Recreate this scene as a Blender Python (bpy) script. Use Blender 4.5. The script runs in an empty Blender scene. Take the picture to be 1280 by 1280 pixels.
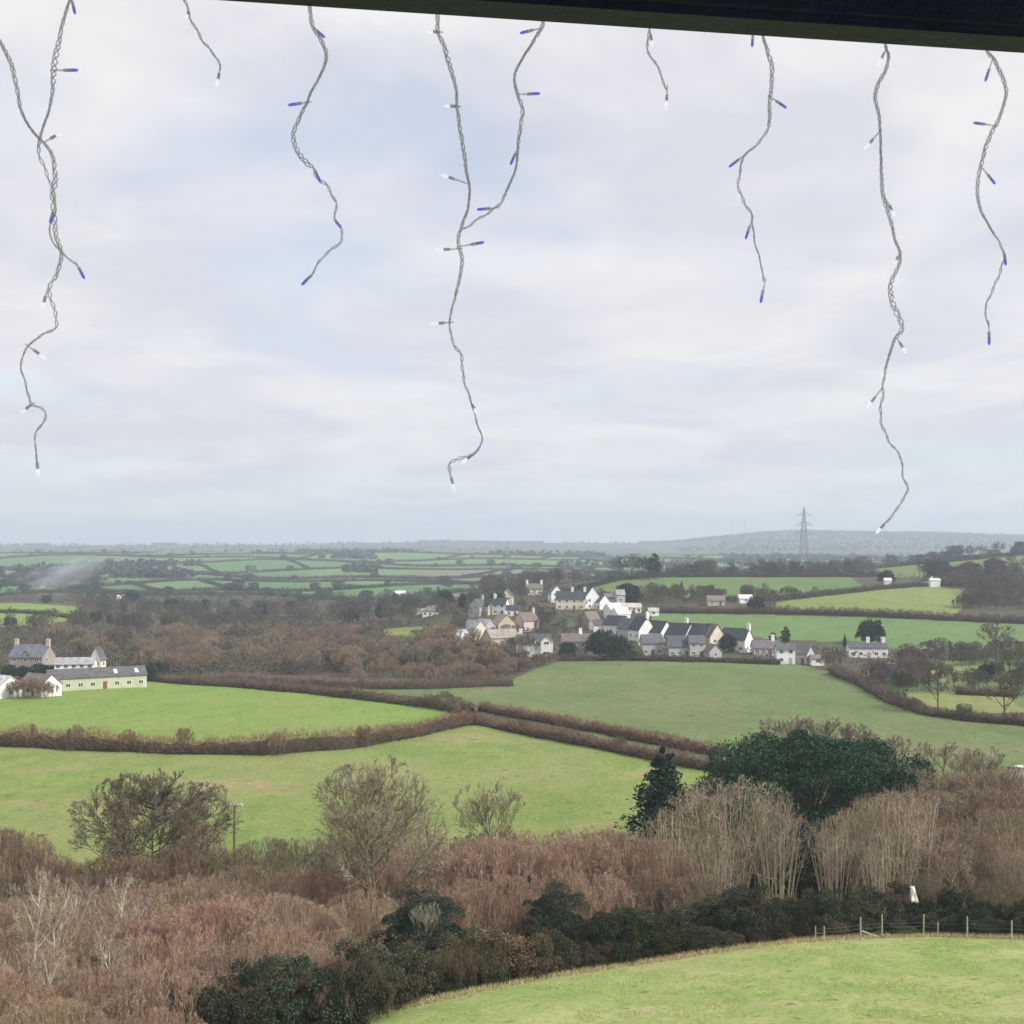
import bpy, math, random
import numpy as np

# ----------------------------------------------------------------------------------------------
# camera, sky, sun, exposure
# ----------------------------------------------------------------------------------------------
F, HOR, CX = 1508.0, 690.0, 640.0      # focal length, eye level and centre column, on a 1280 px picture
ZC = 60.0                              # height of the eye above the datum
S = bpy.context.scene
COL = S.collection
random.seed(7)
RNG = np.random.default_rng(7)
R = math.radians

cam = bpy.data.cameras.new('camera'); camo = bpy.data.objects.new('camera', cam); COL.objects.link(camo)
cam.sensor_fit = 'HORIZONTAL'; cam.sensor_width = 36.0; cam.lens = 36.0 * F / 1280.0
cam.shift_y = (HOR - 640.0) / 1280.0
cam.clip_start = 0.05; cam.clip_end = 60000
camo.location = (0, 0, ZC); camo.rotation_euler = (R(90), 0, 0)
S.camera = camo

SUN_EL, SUN_AZ = R(38), R(116)         # azimuth clockwise from +Y (straight ahead): right and behind the viewer
W = bpy.data.worlds.new('World'); S.world = W; W.use_nodes = True
nt = W.node_tree; nt.nodes.clear()
def N(t, typ, **kw):
    n = t.nodes.new(typ)
    for k, v in kw.items():
        if k.startswith('i_'): n.inputs[k[2:]].default_value = v
        else: setattr(n, k, v)
    return n
def L(t, a, b): t.links.new(a, b)
out = N(nt, 'ShaderNodeOutputWorld')
sky = N(nt, 'ShaderNodeTexSky', sky_type='NISHITA', sun_disc=False, sun_elevation=SUN_EL, sun_rotation=SUN_AZ)
sky.air_density = 1.0; sky.dust_density = 1.0; sky.ozone_density = 1.0
bg_sky = N(nt, 'ShaderNodeBackground', i_Strength=0.15); L(nt, sky.outputs[0], bg_sky.inputs[0])
tc = N(nt, 'ShaderNodeTexCoord')
sep = N(nt, 'ShaderNodeSeparateXYZ'); L(nt, tc.outputs['Generated'], sep.inputs[0])
mz = N(nt, 'ShaderNodeMath', operation='MAXIMUM'); L(nt, sep.outputs[2], mz.inputs[0]); mz.inputs[1].default_value = 0.0
az = N(nt, 'ShaderNodeMath', operation='ADD'); L(nt, mz.outputs[0], az.inputs[0]); az.inputs[1].default_value = 0.14
dx = N(nt, 'ShaderNodeMath', operation='DIVIDE'); L(nt, sep.outputs[0], dx.inputs[0]); L(nt, az.outputs[0], dx.inputs[1])
dy = N(nt, 'ShaderNodeMath', operation='DIVIDE'); L(nt, sep.outputs[1], dy.inputs[0]); L(nt, az.outputs[0], dy.inputs[1])
cmb = N(nt, 'ShaderNodeCombineXYZ'); L(nt, dx.outputs[0], cmb.inputs[0]); L(nt, dy.outputs[0], cmb.inputs[1]); cmb.inputs[2].default_value = 3.7
n1 = N(nt, 'ShaderNodeTexNoise', i_Scale=1.05, i_Detail=6.0, i_Roughness=0.52, i_Distortion=0.35); L(nt, cmb.outputs[0], n1.inputs['Vector'])
n2 = N(nt, 'ShaderNodeTexNoise', i_Scale=2.3, i_Detail=5.0, i_Roughness=0.55, i_Distortion=0.5); L(nt, cmb.outputs[0], n2.inputs['Vector'])
cov = N(nt, 'ShaderNodeValToRGB'); L(nt, n1.outputs[0], cov.inputs[0])
cov.color_ramp.elements[0].position = 0.33; cov.color_ramp.elements[0].color = (0.60, 0.60, 0.60, 1)
cov.color_ramp.elements[1].position = 0.50; cov.color_ramp.elements[1].color = (1, 1, 1, 1)
cc = N(nt, 'ShaderNodeValToRGB'); L(nt, n2.outputs[0], cc.inputs[0])
cc.color_ramp.elements[0].position = 0.36; cc.color_ramp.elements[0].color = (0.715, 0.72, 0.785, 1)
cc.color_ramp.elements[1].position = 0.66; cc.color_ramp.elements[1].color = (0.90, 0.875, 0.875, 1)
bg_cl = N(nt, 'ShaderNodeBackground', i_Strength=0.785); L(nt, cc.outputs[0], bg_cl.inputs[0])
mx = N(nt, 'ShaderNodeMixShader'); L(nt, cov.outputs[0], mx.inputs[0]); L(nt, bg_sky.outputs[0], mx.inputs[1]); L(nt, bg_cl.outputs[0], mx.inputs[2])
L(nt, mx.outputs[0], out.inputs[0])

sl = bpy.data.lights.new('sun', 'SUN'); sl.energy = 3.4; sl.angle = R(14); sl.color = (1.0, 0.97, 0.92)
so = bpy.data.objects.new('sun', sl); COL.objects.link(so)
so.rotation_euler = (R(90) - SUN_EL, 0, math.pi - SUN_AZ)
so.location = (40, -40, ZC + 80)

S.view_settings.view_transform = 'Standard'; S.view_settings.look = 'None'
S.view_settings.exposure = 0.38; S.view_settings.gamma = 1.0; S.view_settings.use_curve_mapping = False
S.cycles.use_denoising = True
S.cycles.max_bounces = 5; S.cycles.diffuse_bounces = 3; S.cycles.glossy_bounces = 2; S.cycles.transmission_bounces = 4
S.cycles.volume_bounces = 1; S.cycles.transparent_max_bounces = 8

# ----------------------------------------------------------------------------------------------
# terrain: depth profiles of the valley at several bearings
# ----------------------------------------------------------------------------------------------
CPX = np.array([-500, 0, 300, 500, 640, 800, 1000, 1280, 1800], float)
PROF = [  # depth, height relative to the eye for each bearing
 (0.5,  [-4.2]*9),
 (12,   [-8.5]*9),
 (30,   [-16, -15.5, -15, -14.6, -14.2, -14, -14, -14, -14]),
 (55,   [-27, -26, -24.4, -23.0, -22.2, -21.8, -21.6, -21.4, -21]),
 (70,   [-31, -30.2, -28.6, -26.6, -25.4, -24.9, -24.4, -24.2, -23.6]),
 (85,   [-33.5, -33, -31.6, -30.2, -29.4, -28.6, -27.4, -27.1, -26.4]),
 (110,  [-36, -35.5, -35, -34.6, -34.2, -33.8, -33, -32.6, -32]),
 (150,  [-37, -37, -37, -37, -37, -36.5, -36.2, -36, -36]),
 (235,  [-37, -37.2, -37, -37, -36.5, -36, -36, -36, -36]),
 (300,  [-37, -36.6, -36.2, -36, -36, -36, -36, -36, -36]),
 (370,  [-38, -37.4, -37, -36.6, -36.2, -36, -36, -36, -36]),
 (430,  [-38, -38, -38, -36.5, -34.5, -34.2, -34.5, -35, -35]),
 (520,  [-38, -38, -38, -34, -28, -27.5, -27.5, -28, -28]),
 (600,  [-38, -37.5, -38, -33, -21.5, -21, -21.5, -22, -22]),
 (650,  [-34, -33.5, -38, -34, -20.5, -18.5, -18.5, -19, -19]),
 (720,  [-31, -31, -38, -36, -23, -15.5, -15, -16, -15]),
 (800,  [-34, -34, -38, -37, -27, -18, -17.5, -15.5, -14]),
 (1000, [-36, -36, -36, -35.5, -31, -25, -19, -3, 0]),
 (1100, [-34.5, -34.5, -34.5, -34, -31, -26, -20, -3, 0]),
 (1300, [-31, -32, -32, -31.5, -30, -28, -25, -8, -6]),
 (1600, [-24, -26, -25, -26, -26.5, -25, -25, -15, -12]),
 (2000, [-12, -15, -12, -14, -16, -16, -17, -15, -12]),
 (2500, [0, -2, -1.5, -4, -7, -7, -10, -12, -8]),
 (2900, [-4, -6, -6, -7, -8, -6, -6, -8, -4]),
 (4000, [8, 7, 9, 9, 9, 5, 14, 12, 12]),
 (5000, [28, 26, 30, 40, 40, 36, 62, 55, 55]),
 (5600, [26, 22, 28, 42, 42, 40, 92, 78, 70]),
 (9000, [0, 0, 0, 10, 10, 10, 40, 40, 40]),
]
PY = np.array([p[0] for p in PROF]); PZ = np.array([p[1] for p in PROF])
def pchip(x, y, xi):
    h = np.diff(x); dl = np.diff(y, axis=0) / h[:, None]
    d = np.zeros_like(y)
    w1 = (2*h[1:] + h[:-1])[:, None]; w2 = (h[1:] + 2*h[:-1])[:, None]
    a, b = dl[:-1], dl[1:]
    with np.errstate(divide='ignore', invalid='ignore'):
        m = np.where(a*b > 0, (w1 + w2) / (w1/a + w2/b), 0)
    d[1:-1] = m; d[0] = dl[0]; d[-1] = dl[-1]
    k = np.clip(np.searchsorted(x, xi) - 1, 0, len(x)-2)
    t = ((xi - x[k]) / h[k])[:, None]; hh = h[k][:, None]
    return ((1+2*t)*(1-t)**2*y[k] + t*(1-t)**2*hh*d[k] + t*t*(3-2*t)*y[k+1] + t*t*(t-1)*hh*d[k+1])
TL0, TL1, NT = math.log(0.5), math.log(9000), 900
U0, U1, NU = (-500-CX)/F, (1800-CX)/F, 240
_a = pchip(np.log(PY), PZ, np.linspace(TL0, TL1, NT))
TAB = pchip((CPX-CX)/F, np.ascontiguousarray(_a.T), np.linspace(U0, U1, NU))   # [u, t]

_perm = RNG.integers(0, 1 << 30, 4096)
def vnoise(x, y, s):
    x = x / s; y = y / s
    xi = np.floor(x).astype(np.int64); yi = np.floor(y).astype(np.int64)
    fx = x - xi; fy = y - yi; fx = fx*fx*(3-2*fx); fy = fy*fy*(3-2*fy)
    def hsh(a, b): return (_perm[(a*73 + _perm[(b*151) & 4095]) & 4095] % 10007) / 10007.0 * 2 - 1
    return ((hsh(xi, yi)*(1-fx) + hsh(xi+1, yi)*fx)*(1-fy) + (hsh(xi, yi+1)*(1-fx) + hsh(xi+1, yi+1)*fx)*fy)
def terr(x, Y):
    """height (world) of the ground at x, Y"""
    x = np.asarray(x, float); Y = np.maximum(np.asarray(Y, float), 0.5)
    u = np.clip((x/np.maximum(Y, 8.0) - U0)/(U1-U0)*(NU-1), 0, NU-1.001)
    t = np.clip((np.log(Y) - TL0)/(TL1-TL0)*(NT-1), 0, NT-1.001)
    i = u.astype(int); j = t.astype(int); fu = u-i; ft = t-j
    z = (TAB[i, j]*(1-ft)+TAB[i, j+1]*ft)*(1-fu) + (TAB[i+1, j]*(1-ft)+TAB[i+1, j+1]*ft)*fu
    k1 = np.clip((Y-1100)/600, 0, 1); k2 = np.clip((Y-3000)/1500, 0, 1)
    z = z + 0.14*vnoise(x, Y, 7)*np.clip((Y-20)/40, 0, 1) + 0.25*vnoise(x+91, Y, 31)*np.clip((Y-20)/40, 0, 1)
    z = z + k1*(2.2*vnoise(x, Y, 260) + 1.0*vnoise(x, Y, 110)) + k2*(9*vnoise(x, Y, 900) + 4*vnoise(x, Y, 330))
    return ZC + z
_Ym = np.exp(np.linspace(math.log(20), math.log(8500), 5000))
def gpix(px, py, Ymin=45.0):
    """where the line of sight through (px, py) first meets the ground"""
    u = (px-CX)/F; k = -(py-HOR)/F
    zt = terr(u*_Ym, _Ym) - ZC
    hit = np.nonzero((zt >= k*_Ym) & (_Ym > Ymin))[0]
    Y = _Ym[hit[0]] if len(hit) else 3000.0
    return u*Y, Y
def gp(px, Y):
    x = (px-CX)/F*Y
    return x, Y, float(terr(x, Y))

# ----------------------------------------------------------------------------------------------
# materials
# ----------------------------------------------------------------------------------------------
def newmat(name):
    m = bpy.data.materials.new(name); m.use_nodes = True; t = m.node_tree; t.nodes.clear()
    o = N(t, 'ShaderNodeOutputMaterial'); b = N(t, 'ShaderNodeBsdfPrincipled'); L(t, b.outputs[0], o.inputs[0])
    return m, t, b
def mixc(t, fac, a, b):
    n = N(t, 'ShaderNodeMix', data_type='RGBA')
    L(t, fac, n.inputs[0])
    for k, v in ((6, a), (7, b)):
        if hasattr(v, 'links') or hasattr(v, 'is_linked'): L(t, v, n.inputs[k])
        else: n.inputs[k].default_value = (*v, 1)
    return n.outputs[2]
def noise(t, scale, detail=4, rough=0.6, vec=None, stretch=None):
    g = N(t, 'ShaderNodeNewGeometry')
    src = g.outputs['Position']
    if stretch:
        mp = N(t, 'ShaderNodeMapping'); mp.inputs['Scale'].default_value = stretch; L(t, src, mp.inputs[0]); src = mp.outputs[0]
    n = N(t, 'ShaderNodeTexNoise', i_Scale=scale, i_Detail=detail, i_Roughness=rough); L(t, src, n.inputs['Vector'])
    return n.outputs[0]
def ramp(t, v, lo, hi):
    r = N(t, 'ShaderNodeMapRange'); L(t, v, r.inputs[0]); r.inputs[1].default_value = lo; r.inputs[2].default_value = hi
    return r.outputs[0]
def bump(t, b, h, dist, strength=1.0):
    n = N(t, 'ShaderNodeBump', i_Distance=dist, i_Strength=strength); L(t, h, n.inputs['Height']); L(t, n.outputs[0], b.inputs['Normal'])

def grass_mat(name, fresh, deep, dry, k=1.0, dryness=0.62, bumpd=0.25, streak=False):
    """pasture: fresh and deep green mottled at several sizes with straw-coloured patches"""
    m, t, b = newmat(name)
    n_fine = noise(t, 2.2/k, 6, 0.72)
    n_mid = noise(t, 0.32/k, 5, 0.65, stretch=(1, 0.6, 1))
    n_big = noise(t, 0.055/k, 4, 0.6)
    c = mixc(t, ramp(t, n_mid, 0.36, 0.66), fresh, deep)
    c = mixc(t, ramp(t, n_big, 0.44, 0.72), c, tuple(0.55*a+0.45*d for a, d in zip(fresh, dry)))
    n_dry = noise(t, 0.11/k, 6, 0.68, stretch=(0.6, 1.3, 1))
    c = mixc(t, ramp(t, n_dry, dryness, dryness+0.16), c, dry)
    if streak:
        n_s = noise(t, 0.5/k, 3, 0.5, stretch=(0.25, 1.6, 1))
        c = mixc(t, ramp(t, n_s, 0.40, 0.75), c, tuple(0.8*v for v in deep))
    tuft = noise(t, 0.9/k, 3, 0.6)
    c = mixc(t, ramp(t, tuft, 0.63, 0.72), c, tuple(0.62*v for v in deep))
    f = N(t, 'ShaderNodeMix', data_type='RGBA', blend_type='MULTIPLY'); f.inputs[0].default_value = 0.75
    L(t, c, f.inputs[6])
    rr = N(t, 'ShaderNodeValToRGB'); L(t, n_fine, rr.inputs[0])
    rr.color_ramp.elements[0].position = 0.28; rr.color_ramp.elements[0].color = (0.55, 0.58, 0.5, 1)
    rr.color_ramp.elements[1].position = 0.70; rr.color_ramp.elements[1].color = (1.22, 1.20, 1.15, 1)
    L(t, rr.outputs[0], f.inputs[7]); L(t, f.outputs[2], b.inputs['Base Color'])
    b.inputs['Roughness'].default_value = 0.85; b.inputs['Specular IOR Level'].default_value = 0.15
    bump(t, b, n_fine, bumpd*k, 0.7)
    return m
def tint_mat(name, rough=0.9, var=0.35, spec=0.2, nscale=None, transl=False, island=True):
    """colour comes from the object's own colour; each twig, leaf or slate varies a little"""
    m, t, b = newmat(name)
    oi = N(t, 'ShaderNodeObjectInfo')
    g = N(t, 'ShaderNodeNewGeometry')
    hsv = N(t, 'ShaderNodeHueSaturation'); L(t, oi.outputs['Color'], hsv.inputs['Color'])
    if island:
        mr = N(t, 'ShaderNodeMapRange'); L(t, g.outputs['Random Per Island'], mr.inputs[0]); mr.inputs[3].default_value = 1-var; mr.inputs[4].default_value = 1+var
        L(t, mr.outputs[0], hsv.inputs['Value'])
        wn = N(t, 'ShaderNodeTexWhiteNoise', noise_dimensions='1D'); L(t, g.outputs['Random Per Island'], wn.inputs['W'])
        mh = N(t, 'ShaderNodeMapRange'); L(t, wn.outputs[0], mh.inputs[0]); mh.inputs[3].default_value = 0.475; mh.inputs[4].default_value = 0.525
        L(t, mh.outputs[0], hsv.inputs['Hue'])
    else:
        nz = noise(t, nscale or 1.0, 5, 0.65); mr = N(t, 'ShaderNodeMapRange'); L(t, nz, mr.inputs[0])
        mr.inputs[1].default_value = 0.3; mr.inputs[2].default_value = 0.7; mr.inputs[3].default_value = 1-var; mr.inputs[4].default_value = 1+var
        L(t, mr.outputs[0], hsv.inputs['Value']); bump(t, b, nz, 0.03, 0.4)
    L(t, hsv.outputs[0], b.inputs['Base Color'])
    b.inputs['Roughness'].default_value = rough; b.inputs['Specular IOR Level'].default_value = spec
    return m
def plain(name, col, rough=0.6, metal=0.0, spec=0.5, emit=None, es=0.0, trans=0.0):
    m, t, b = newmat(name)
    b.inputs['Base Color'].default_value = (*col, 1); b.inputs['Roughness'].default_value = rough
    b.inputs['Metallic'].default_value = metal; b.inputs['Specular IOR Level'].default_value = spec
    b.inputs['Transmission Weight'].default_value = trans
    if emit: b.inputs['Emission Color'].default_value = (*emit, 1); b.inputs['Emission Strength'].default_value = es
    return m
M = {}
M['meadow'] = grass_mat('meadow_grass', (0.38, 0.43, 0.16), (0.24, 0.345, 0.10), (0.50, 0.45, 0.25), 1.0, 0.53, 0.22)
M['pasture'] = grass_mat('pasture_grass', (0.25, 0.315, 0.095), (0.18, 0.255, 0.066), (0.38, 0.30, 0.16), 1.7, 0.545, 0.25)
M['pasture_bright'] = grass_mat('bright_pasture_grass', (0.235, 0.335, 0.08), (0.18, 0.28, 0.062), (0.29, 0.295, 0.12), 2.0, 0.66, 0.25)
M['winter_wheat'] = grass_mat('crop_field_grass', (0.165, 0.222, 0.082), (0.125, 0.185, 0.066), (0.25, 0.235, 0.12), 3.0, 0.55, 0.2, False)
M['ley'] = grass_mat('sown_ley_grass', (0.155, 0.25, 0.088), (0.125, 0.215, 0.07), (0.21, 0.25, 0.11), 4.0, 0.70, 0.2)
M['ley_yellow'] = grass_mat('grazed_pasture_grass', (0.23, 0.29, 0.08), (0.19, 0.25, 0.07), (0.36, 0.29, 0.16), 5.0, 0.58, 0.2)
M['ley_dull'] = grass_mat('rough_pasture_grass', (0.14, 0.225, 0.07), (0.12, 0.20, 0.06), (0.23, 0.20, 0.11), 5.0, 0.56, 0.2)
M['garden'] = grass_mat('garden_lawn_and_soil', (0.10, 0.115, 0.055), (0.085, 0.08, 0.05), (0.13, 0.10, 0.07), 5.0, 0.48, 0.2)
M['far_a'] = grass_mat('far_pasture_grass', (0.16, 0.27, 0.085), (0.13, 0.235, 0.075), (0.22, 0.25, 0.12), 14, 0.6, 0.1)
M['far_b'] = grass_mat('far_crop_grass', (0.115, 0.225, 0.085), (0.10, 0.20, 0.07), (0.17, 0.21, 0.10), 14, 0.6, 0.1)
M['far_c'] = grass_mat('far_stubble', (0.20, 0.215, 0.11), (0.17, 0.19, 0.09), (0.25, 0.22, 0.13), 14, 0.55, 0.1)
def litter_mat():
    m, t, b = newmat('leaf_litter_and_scrub')
    c = mixc(t, ramp(t, noise(t, 0.5, 6, 0.7), 0.35, 0.65), (0.055, 0.048, 0.028), (0.10, 0.075, 0.042))
    c = mixc(t, ramp(t, noise(t, 0.12, 5, 0.7), 0.5, 0.68), c, (0.07, 0.09, 0.035))
    L(t, c, b.inputs['Base Color']); b.inputs['Roughness'].default_value = 0.95
    bump(t, b, noise(t, 1.2, 6, 0.7), 0.5, 0.8)
    return m
def hill_mat():
    m, t, b = newmat('far_hill_cover')
    c = mixc(t, ramp(t, noise(t, 0.006, 5, 0.6, stretch=(1, 0.5, 1)), 0.42, 0.58), (0.09, 0.13, 0.055), (0.06, 0.058, 0.045))
    c = mixc(t, ramp(t, noise(t, 0.02, 5, 0.6), 0.5, 0.7), c, (0.05, 0.06, 0.035))
    L(t, c, b.inputs['Base Color']); b.inputs['Roughness'].default_value = 0.95
    bump(t, b, noise(t, 0.05, 6, 0.7), 8, 0.8)
    return m
M['litter'] = litter_mat(); M['hill'] = hill_mat()
M['twig'] = tint_mat('twig', 0.85, 0.40, 0.15)
M['bark'] = tint_mat('bark', 0.9, 0.30, 0.2, 3.0, island=False)
M['leaf'] = tint_mat('leaf', 0.65, 0.45, 0.15)
M['wall'] = tint_mat('wall_render', 0.9, 0.16, 0.2, 0.6, island=False)
M['slate'] = tint_mat('roof_slate', 0.75, 0.38, 0.3, 0.9, island=False)
M['timber'] = tint_mat('weathered_timber', 0.85, 0.3, 0.2, 6.0, island=False)
M['frame'] = plain('white_window_frame', (0.75, 0.75, 0.73), 0.5)
M['glass'] = plain('window_glass', (0.03, 0.035, 0.04), 0.08, spec=0.6)
M['steel'] = plain('galvanised_steel', (0.30, 0.33, 0.35), 0.6, 0.3)
M['insul'] = plain('glass_insulator', (0.72, 0.76, 0.78), 0.3)
M['wire'] = plain('fence_wire', (0.30, 0.30, 0.29), 0.5, 0.6)
M['white'] = plain('white_plastic', (0.80, 0.80, 0.77), 0.5)
M['navy'] = tint_mat('painted_metal', 0.55, 0.18, 0.35, 14.0, island=False)

# ----------------------------------------------------------------------------------------------
# object helpers
# ----------------------------------------------------------------------------------------------
def mesh_np(name, V, T, mats, midx=None, smooth=False):
    """triangle (n,3) or quad (n,4) mesh from arrays"""
    V = np.ascontiguousarray(V, np.float32); T = np.ascontiguousarray(T, np.int32)
    me = bpy.data.meshes.new(name); k = T.shape[1]
    me.vertices.add(len(V)); me.vertices.foreach_set('co', V.ravel())
    me.loops.add(T.size); me.loops.foreach_set('vertex_index', T.ravel())
    me.polygons.add(len(T)); me.polygons.foreach_set('loop_start', np.arange(0, T.size, k, dtype=np.int32))
    me.polygons.foreach_set('loop_total', np.full(len(T), k, np.int32))
    for m in mats: me.materials.append(m)
    if midx is not None: me.polygons.foreach_set('material_index', np.ascontiguousarray(midx, np.int32))
    if smooth: me.polygons.foreach_set('use_smooth', np.ones(len(T), bool))
    me.update(calc_edges=True)
    return me
def link(name, me, parent=None, color=None, loc=None):
    o = bpy.data.objects.new(name, me); COL.objects.link(o)
    if parent: o.parent = parent
    if color: o.color = (*color[:3], 1)
    if loc: o.location = loc
    return o
def tag(o, label=None, cat=None, group=None, kind=None):
    if label: o['label'] = label
    if cat: o['category'] = cat
    if group: o['group'] = group
    if kind: o['kind'] = kind
    return o
def empty(name, loc, rz=0.0, scale=None):
    o = bpy.data.objects.new(name, None); COL.objects.link(o); o.location = loc; o.rotation_euler = (0, 0, rz); o.empty_display_size = 0.5
    if scale is not None: o.scale = scale
    return o
class MB:
    """collects boxes, prisms and bars into one mesh"""
    def __init__(s): s.v = []; s.f = []
    def add(s, vs, fs):
        n = len(s.v); s.v += [tuple(map(float, p)) for p in vs]; s.f += [tuple(n+i for i in f) for f in fs]
    def box(s, x0, x1, y0, y1, z0, z1):
        s.add([(x0,y0,z0),(x1,y0,z0),(x1,y1,z0),(x0,y1,z0),(x0,y0,z1),(x1,y0,z1),(x1,y1,z1),(x0,y1,z1)],
              [(0,3,2,1),(4,5,6,7),(0,1,5,4),(1,2,6,5),(2,3,7,6),(3,0,4,7)])
    def bar(s, a, b, r0, r1=None, n=4):
        r1 = r0 if r1 is None else r1
        a = np.array(a, float); b = np.array(b, float); d = b-a; d /= max(np.linalg.norm(d), 1e-9)
        h = np.array((0,0,1.)) if abs(d[2]) < .9 else np.array((1.,0,0)); p = np.cross(d, h); p /= np.linalg.norm(p); q = np.cross(d, p)
        vs = []
        for c, r in ((a, r0), (b, r1)):
            for i in range(n):
                t = 2*math.pi*(i+.5)/n; vs.append(c + r*(math.cos(t)*p + math.sin(t)*q))
        s.add(vs, [(i, (i+1) % n, n+(i+1) % n, n+i) for i in range(n)] + [tuple(range(n-1, -1, -1)), tuple(range(n, 2*n))])
    def mesh(s, name, mat, smooth=False):
        me = bpy.data.meshes.new(name); me.from_pydata(s.v, [], s.f); me.materials.append(mat)
        if smooth:
            for p in me.polygons: p.use_smooth = True
        me.update(); return me
def tubes(A, B, ra, rb, n=4):
    """tapered n-sided tubes between arrays of points; returns V, quads"""
    A = np.asarray(A, float); B = np.asarray(B, float); m = len(A)
    d = B-A; d /= np.maximum(np.linalg.norm(d, axis=1), 1e-9)[:, None]
    h = np.where(np.abs(d[:, 2:3]) < .9, np.array([[0, 0, 1.]]), np.array([[1., 0, 0]]))
    p = np.cross(d, h); p /= np.linalg.norm(p, axis=1)[:, None]; q = np.cross(d, p)
    t = 2*np.pi*np.arange(n)/n
    ring = p[:, None]*np.cos(t)[None, :, None] + q[:, None]*np.sin(t)[None, :, None]
    V = np.concatenate([A[:, None] + ring*np.asarray(ra)[:, None, None], B[:, None] + ring*np.asarray(rb)[:, None, None]], 1)
    i = np.arange(n); base = np.stack([i, (i+1) % n, n+(i+1) % n, n+i], 1)
    Q = base[None] + (np.arange(m)*2*n)[:, None, None]
    return V.reshape(-1, 3), Q.reshape(-1, 4)
def ribbons(A, B, w, rng):
    """tapering flat twigs: one triangle each"""
    d = B-A; r = rng.normal(size=A.shape); s = np.cross(d, r); s /= np.maximum(np.linalg.norm(s, axis=1), 1e-9)[:, None]
    s *= np.broadcast_to(np.asarray(w), (len(A),))[:, None]*.5
    V = np.stack([A-s, A+s, B], 1).reshape(-1, 3)
    return V, np.arange(len(V)).reshape(-1, 3)
def cat(parts):
    Vs, Ts, n = [], [], 0
    for V, T in parts: Vs.append(V); Ts.append(T+n); n += len(V)
    return np.concatenate(Vs), np.concatenate(Ts)
def q2t(Q): return np.concatenate([Q[:, [0, 1, 2]], Q[:, [0, 2, 3]]])
def unit(v): return v/np.maximum(np.linalg.norm(v, axis=-1, keepdims=True), 1e-9)
def bez(a, c, b, t):
    t = t[..., None]; return (1-t)**2*a + 2*t*(1-t)*c + t*t*b
def bez_t(a, c, b, t):
    t = t[..., None]; return unit(2*(1-t)*(c-a) + 2*t*(b-c))

# ----------------------------------------------------------------------------------------------
# ground: one continuous sheet, divided along the field boundaries
# ----------------------------------------------------------------------------------------------
def inpoly(px, py, poly):
    r = np.zeros(px.shape, bool); n = len(poly)
    for i in range(n):
        x0, y0 = poly[i]; x1, y1 = poly[(i+1) % n]
        if y0 == y1: continue
        c = (y0 > py) != (y1 > py)
        r ^= c & (px < (x1-x0)*(py-y0)/(y1-y0)+x0)
    return r
EDGE = [(-900, 1560), (0, 1385), (200, 1332), (400, 1279), (540, 1249), (690, 1219), (800, 1203), (900, 1187), (1000, 1175), (1060, 1171), (1160, 1169), (1280, 1172), (2200, 1176)]
def edge_y(px): return np.interp(px, [e[0] for e in EDGE], [e[1] for e in EDGE])
HEDGE1 = [(-420, 938), (-200, 936), (0, 932), (120, 938), (230, 942), (330, 943), (430, 936), (510, 922), (590, 905)]
FIELDS = [ # name, material, Ymin, Ymax, outline
 ('field', 'pasture', 100, 330, HEDGE1 + [(640, 914), (720, 929), (800, 946), (905, 966), (905, 1030), (820, 1078), (400, 1095), (-420, 1110)]),
 ('field', 'pasture_bright', 200, 420, [(p[0], p[1]-1) for p in HEDGE1] + [(560, 886), (470, 877), (300, 857), (190, 848), (150, 846), (60, 858), (0, 868), (-420, 880)]),
 ('field', 'winter_wheat', 180, 440, [(612, 853), (640, 850), (665, 838), (700, 826), (900, 827), (1000, 831), (1060, 845), (1105, 872), (1160, 893), (1280, 907), (1900, 930), (1900, 1000), (1280, 975), (1100, 980), (905, 956), (800, 934), (700, 910), (600, 890), (540, 872), (420, 862), (430, 858)]),
 ('field', 'ley', 420, 575, [(815, 766), (900, 767), (1230, 776), (1280, 779), (1900, 790), (1900, 830), (1280, 812), (1215, 812), (1110, 812), (1050, 803), (940, 797), (850, 797), (815, 785)]),
 ('field', 'ley_yellow', 500, 700, [(970, 753), (1080, 738), (1170, 733), (1200, 737), (1218, 745), (1190, 771), (1000, 766), (970, 763)]),
 ('field', 'ley_dull', 540, 770, [(712, 738), (760, 727), (830, 722), (1060, 719), (1085, 738), (960, 749), (860, 749), (800, 745), (712, 750)]),
 ('field', 'ley_dull', 740, 1050, [(1072, 714), (1165, 693), (1240, 688), (1400, 685), (1420, 718), (1265, 722), (1100, 724)]),
 ('field', 'ley_yellow', 320, 420, [(1160, 838), (1225, 832), (1245, 850), (1180, 856)]),
 ('field', 'ley_yellow', 270, 340, [(1130, 868), (1250, 866), (1300, 900), (1170, 886)]),
 ('field', 'pasture_bright', 560, 800, [(-420, 748), (0, 752), (95, 758), (105, 772), (60, 780), (0, 783), (-420, 790)]),
 ('field', 'ley_yellow', 430, 560, [(468, 787), (560, 781), (570, 800), (500, 802)]),
]
GARDENS = [('garden', 'garden', 380, 660, [(505, 776), (600, 748), (720, 742), (815, 757), (850, 797), (1050, 803), (1130, 812), (1050, 832), (980, 833), (700, 826), (640, 848), (590, 840), (560, 805)]),
           ('paddock', 'ley_dull', 270, 430, [(1110, 828), (1340, 822), (1340, 908), (1170, 890), (1100, 864)])]
ug = np.concatenate([np.linspace(-4, -1.2, 8)[:-1], np.linspace(-1.2, -.50, 50)[:-1], np.linspace(-.50, .50, 470), np.linspace(.50, 1.2, 50)[1:], np.linspace(1.2, 4, 8)[1:]])
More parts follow.
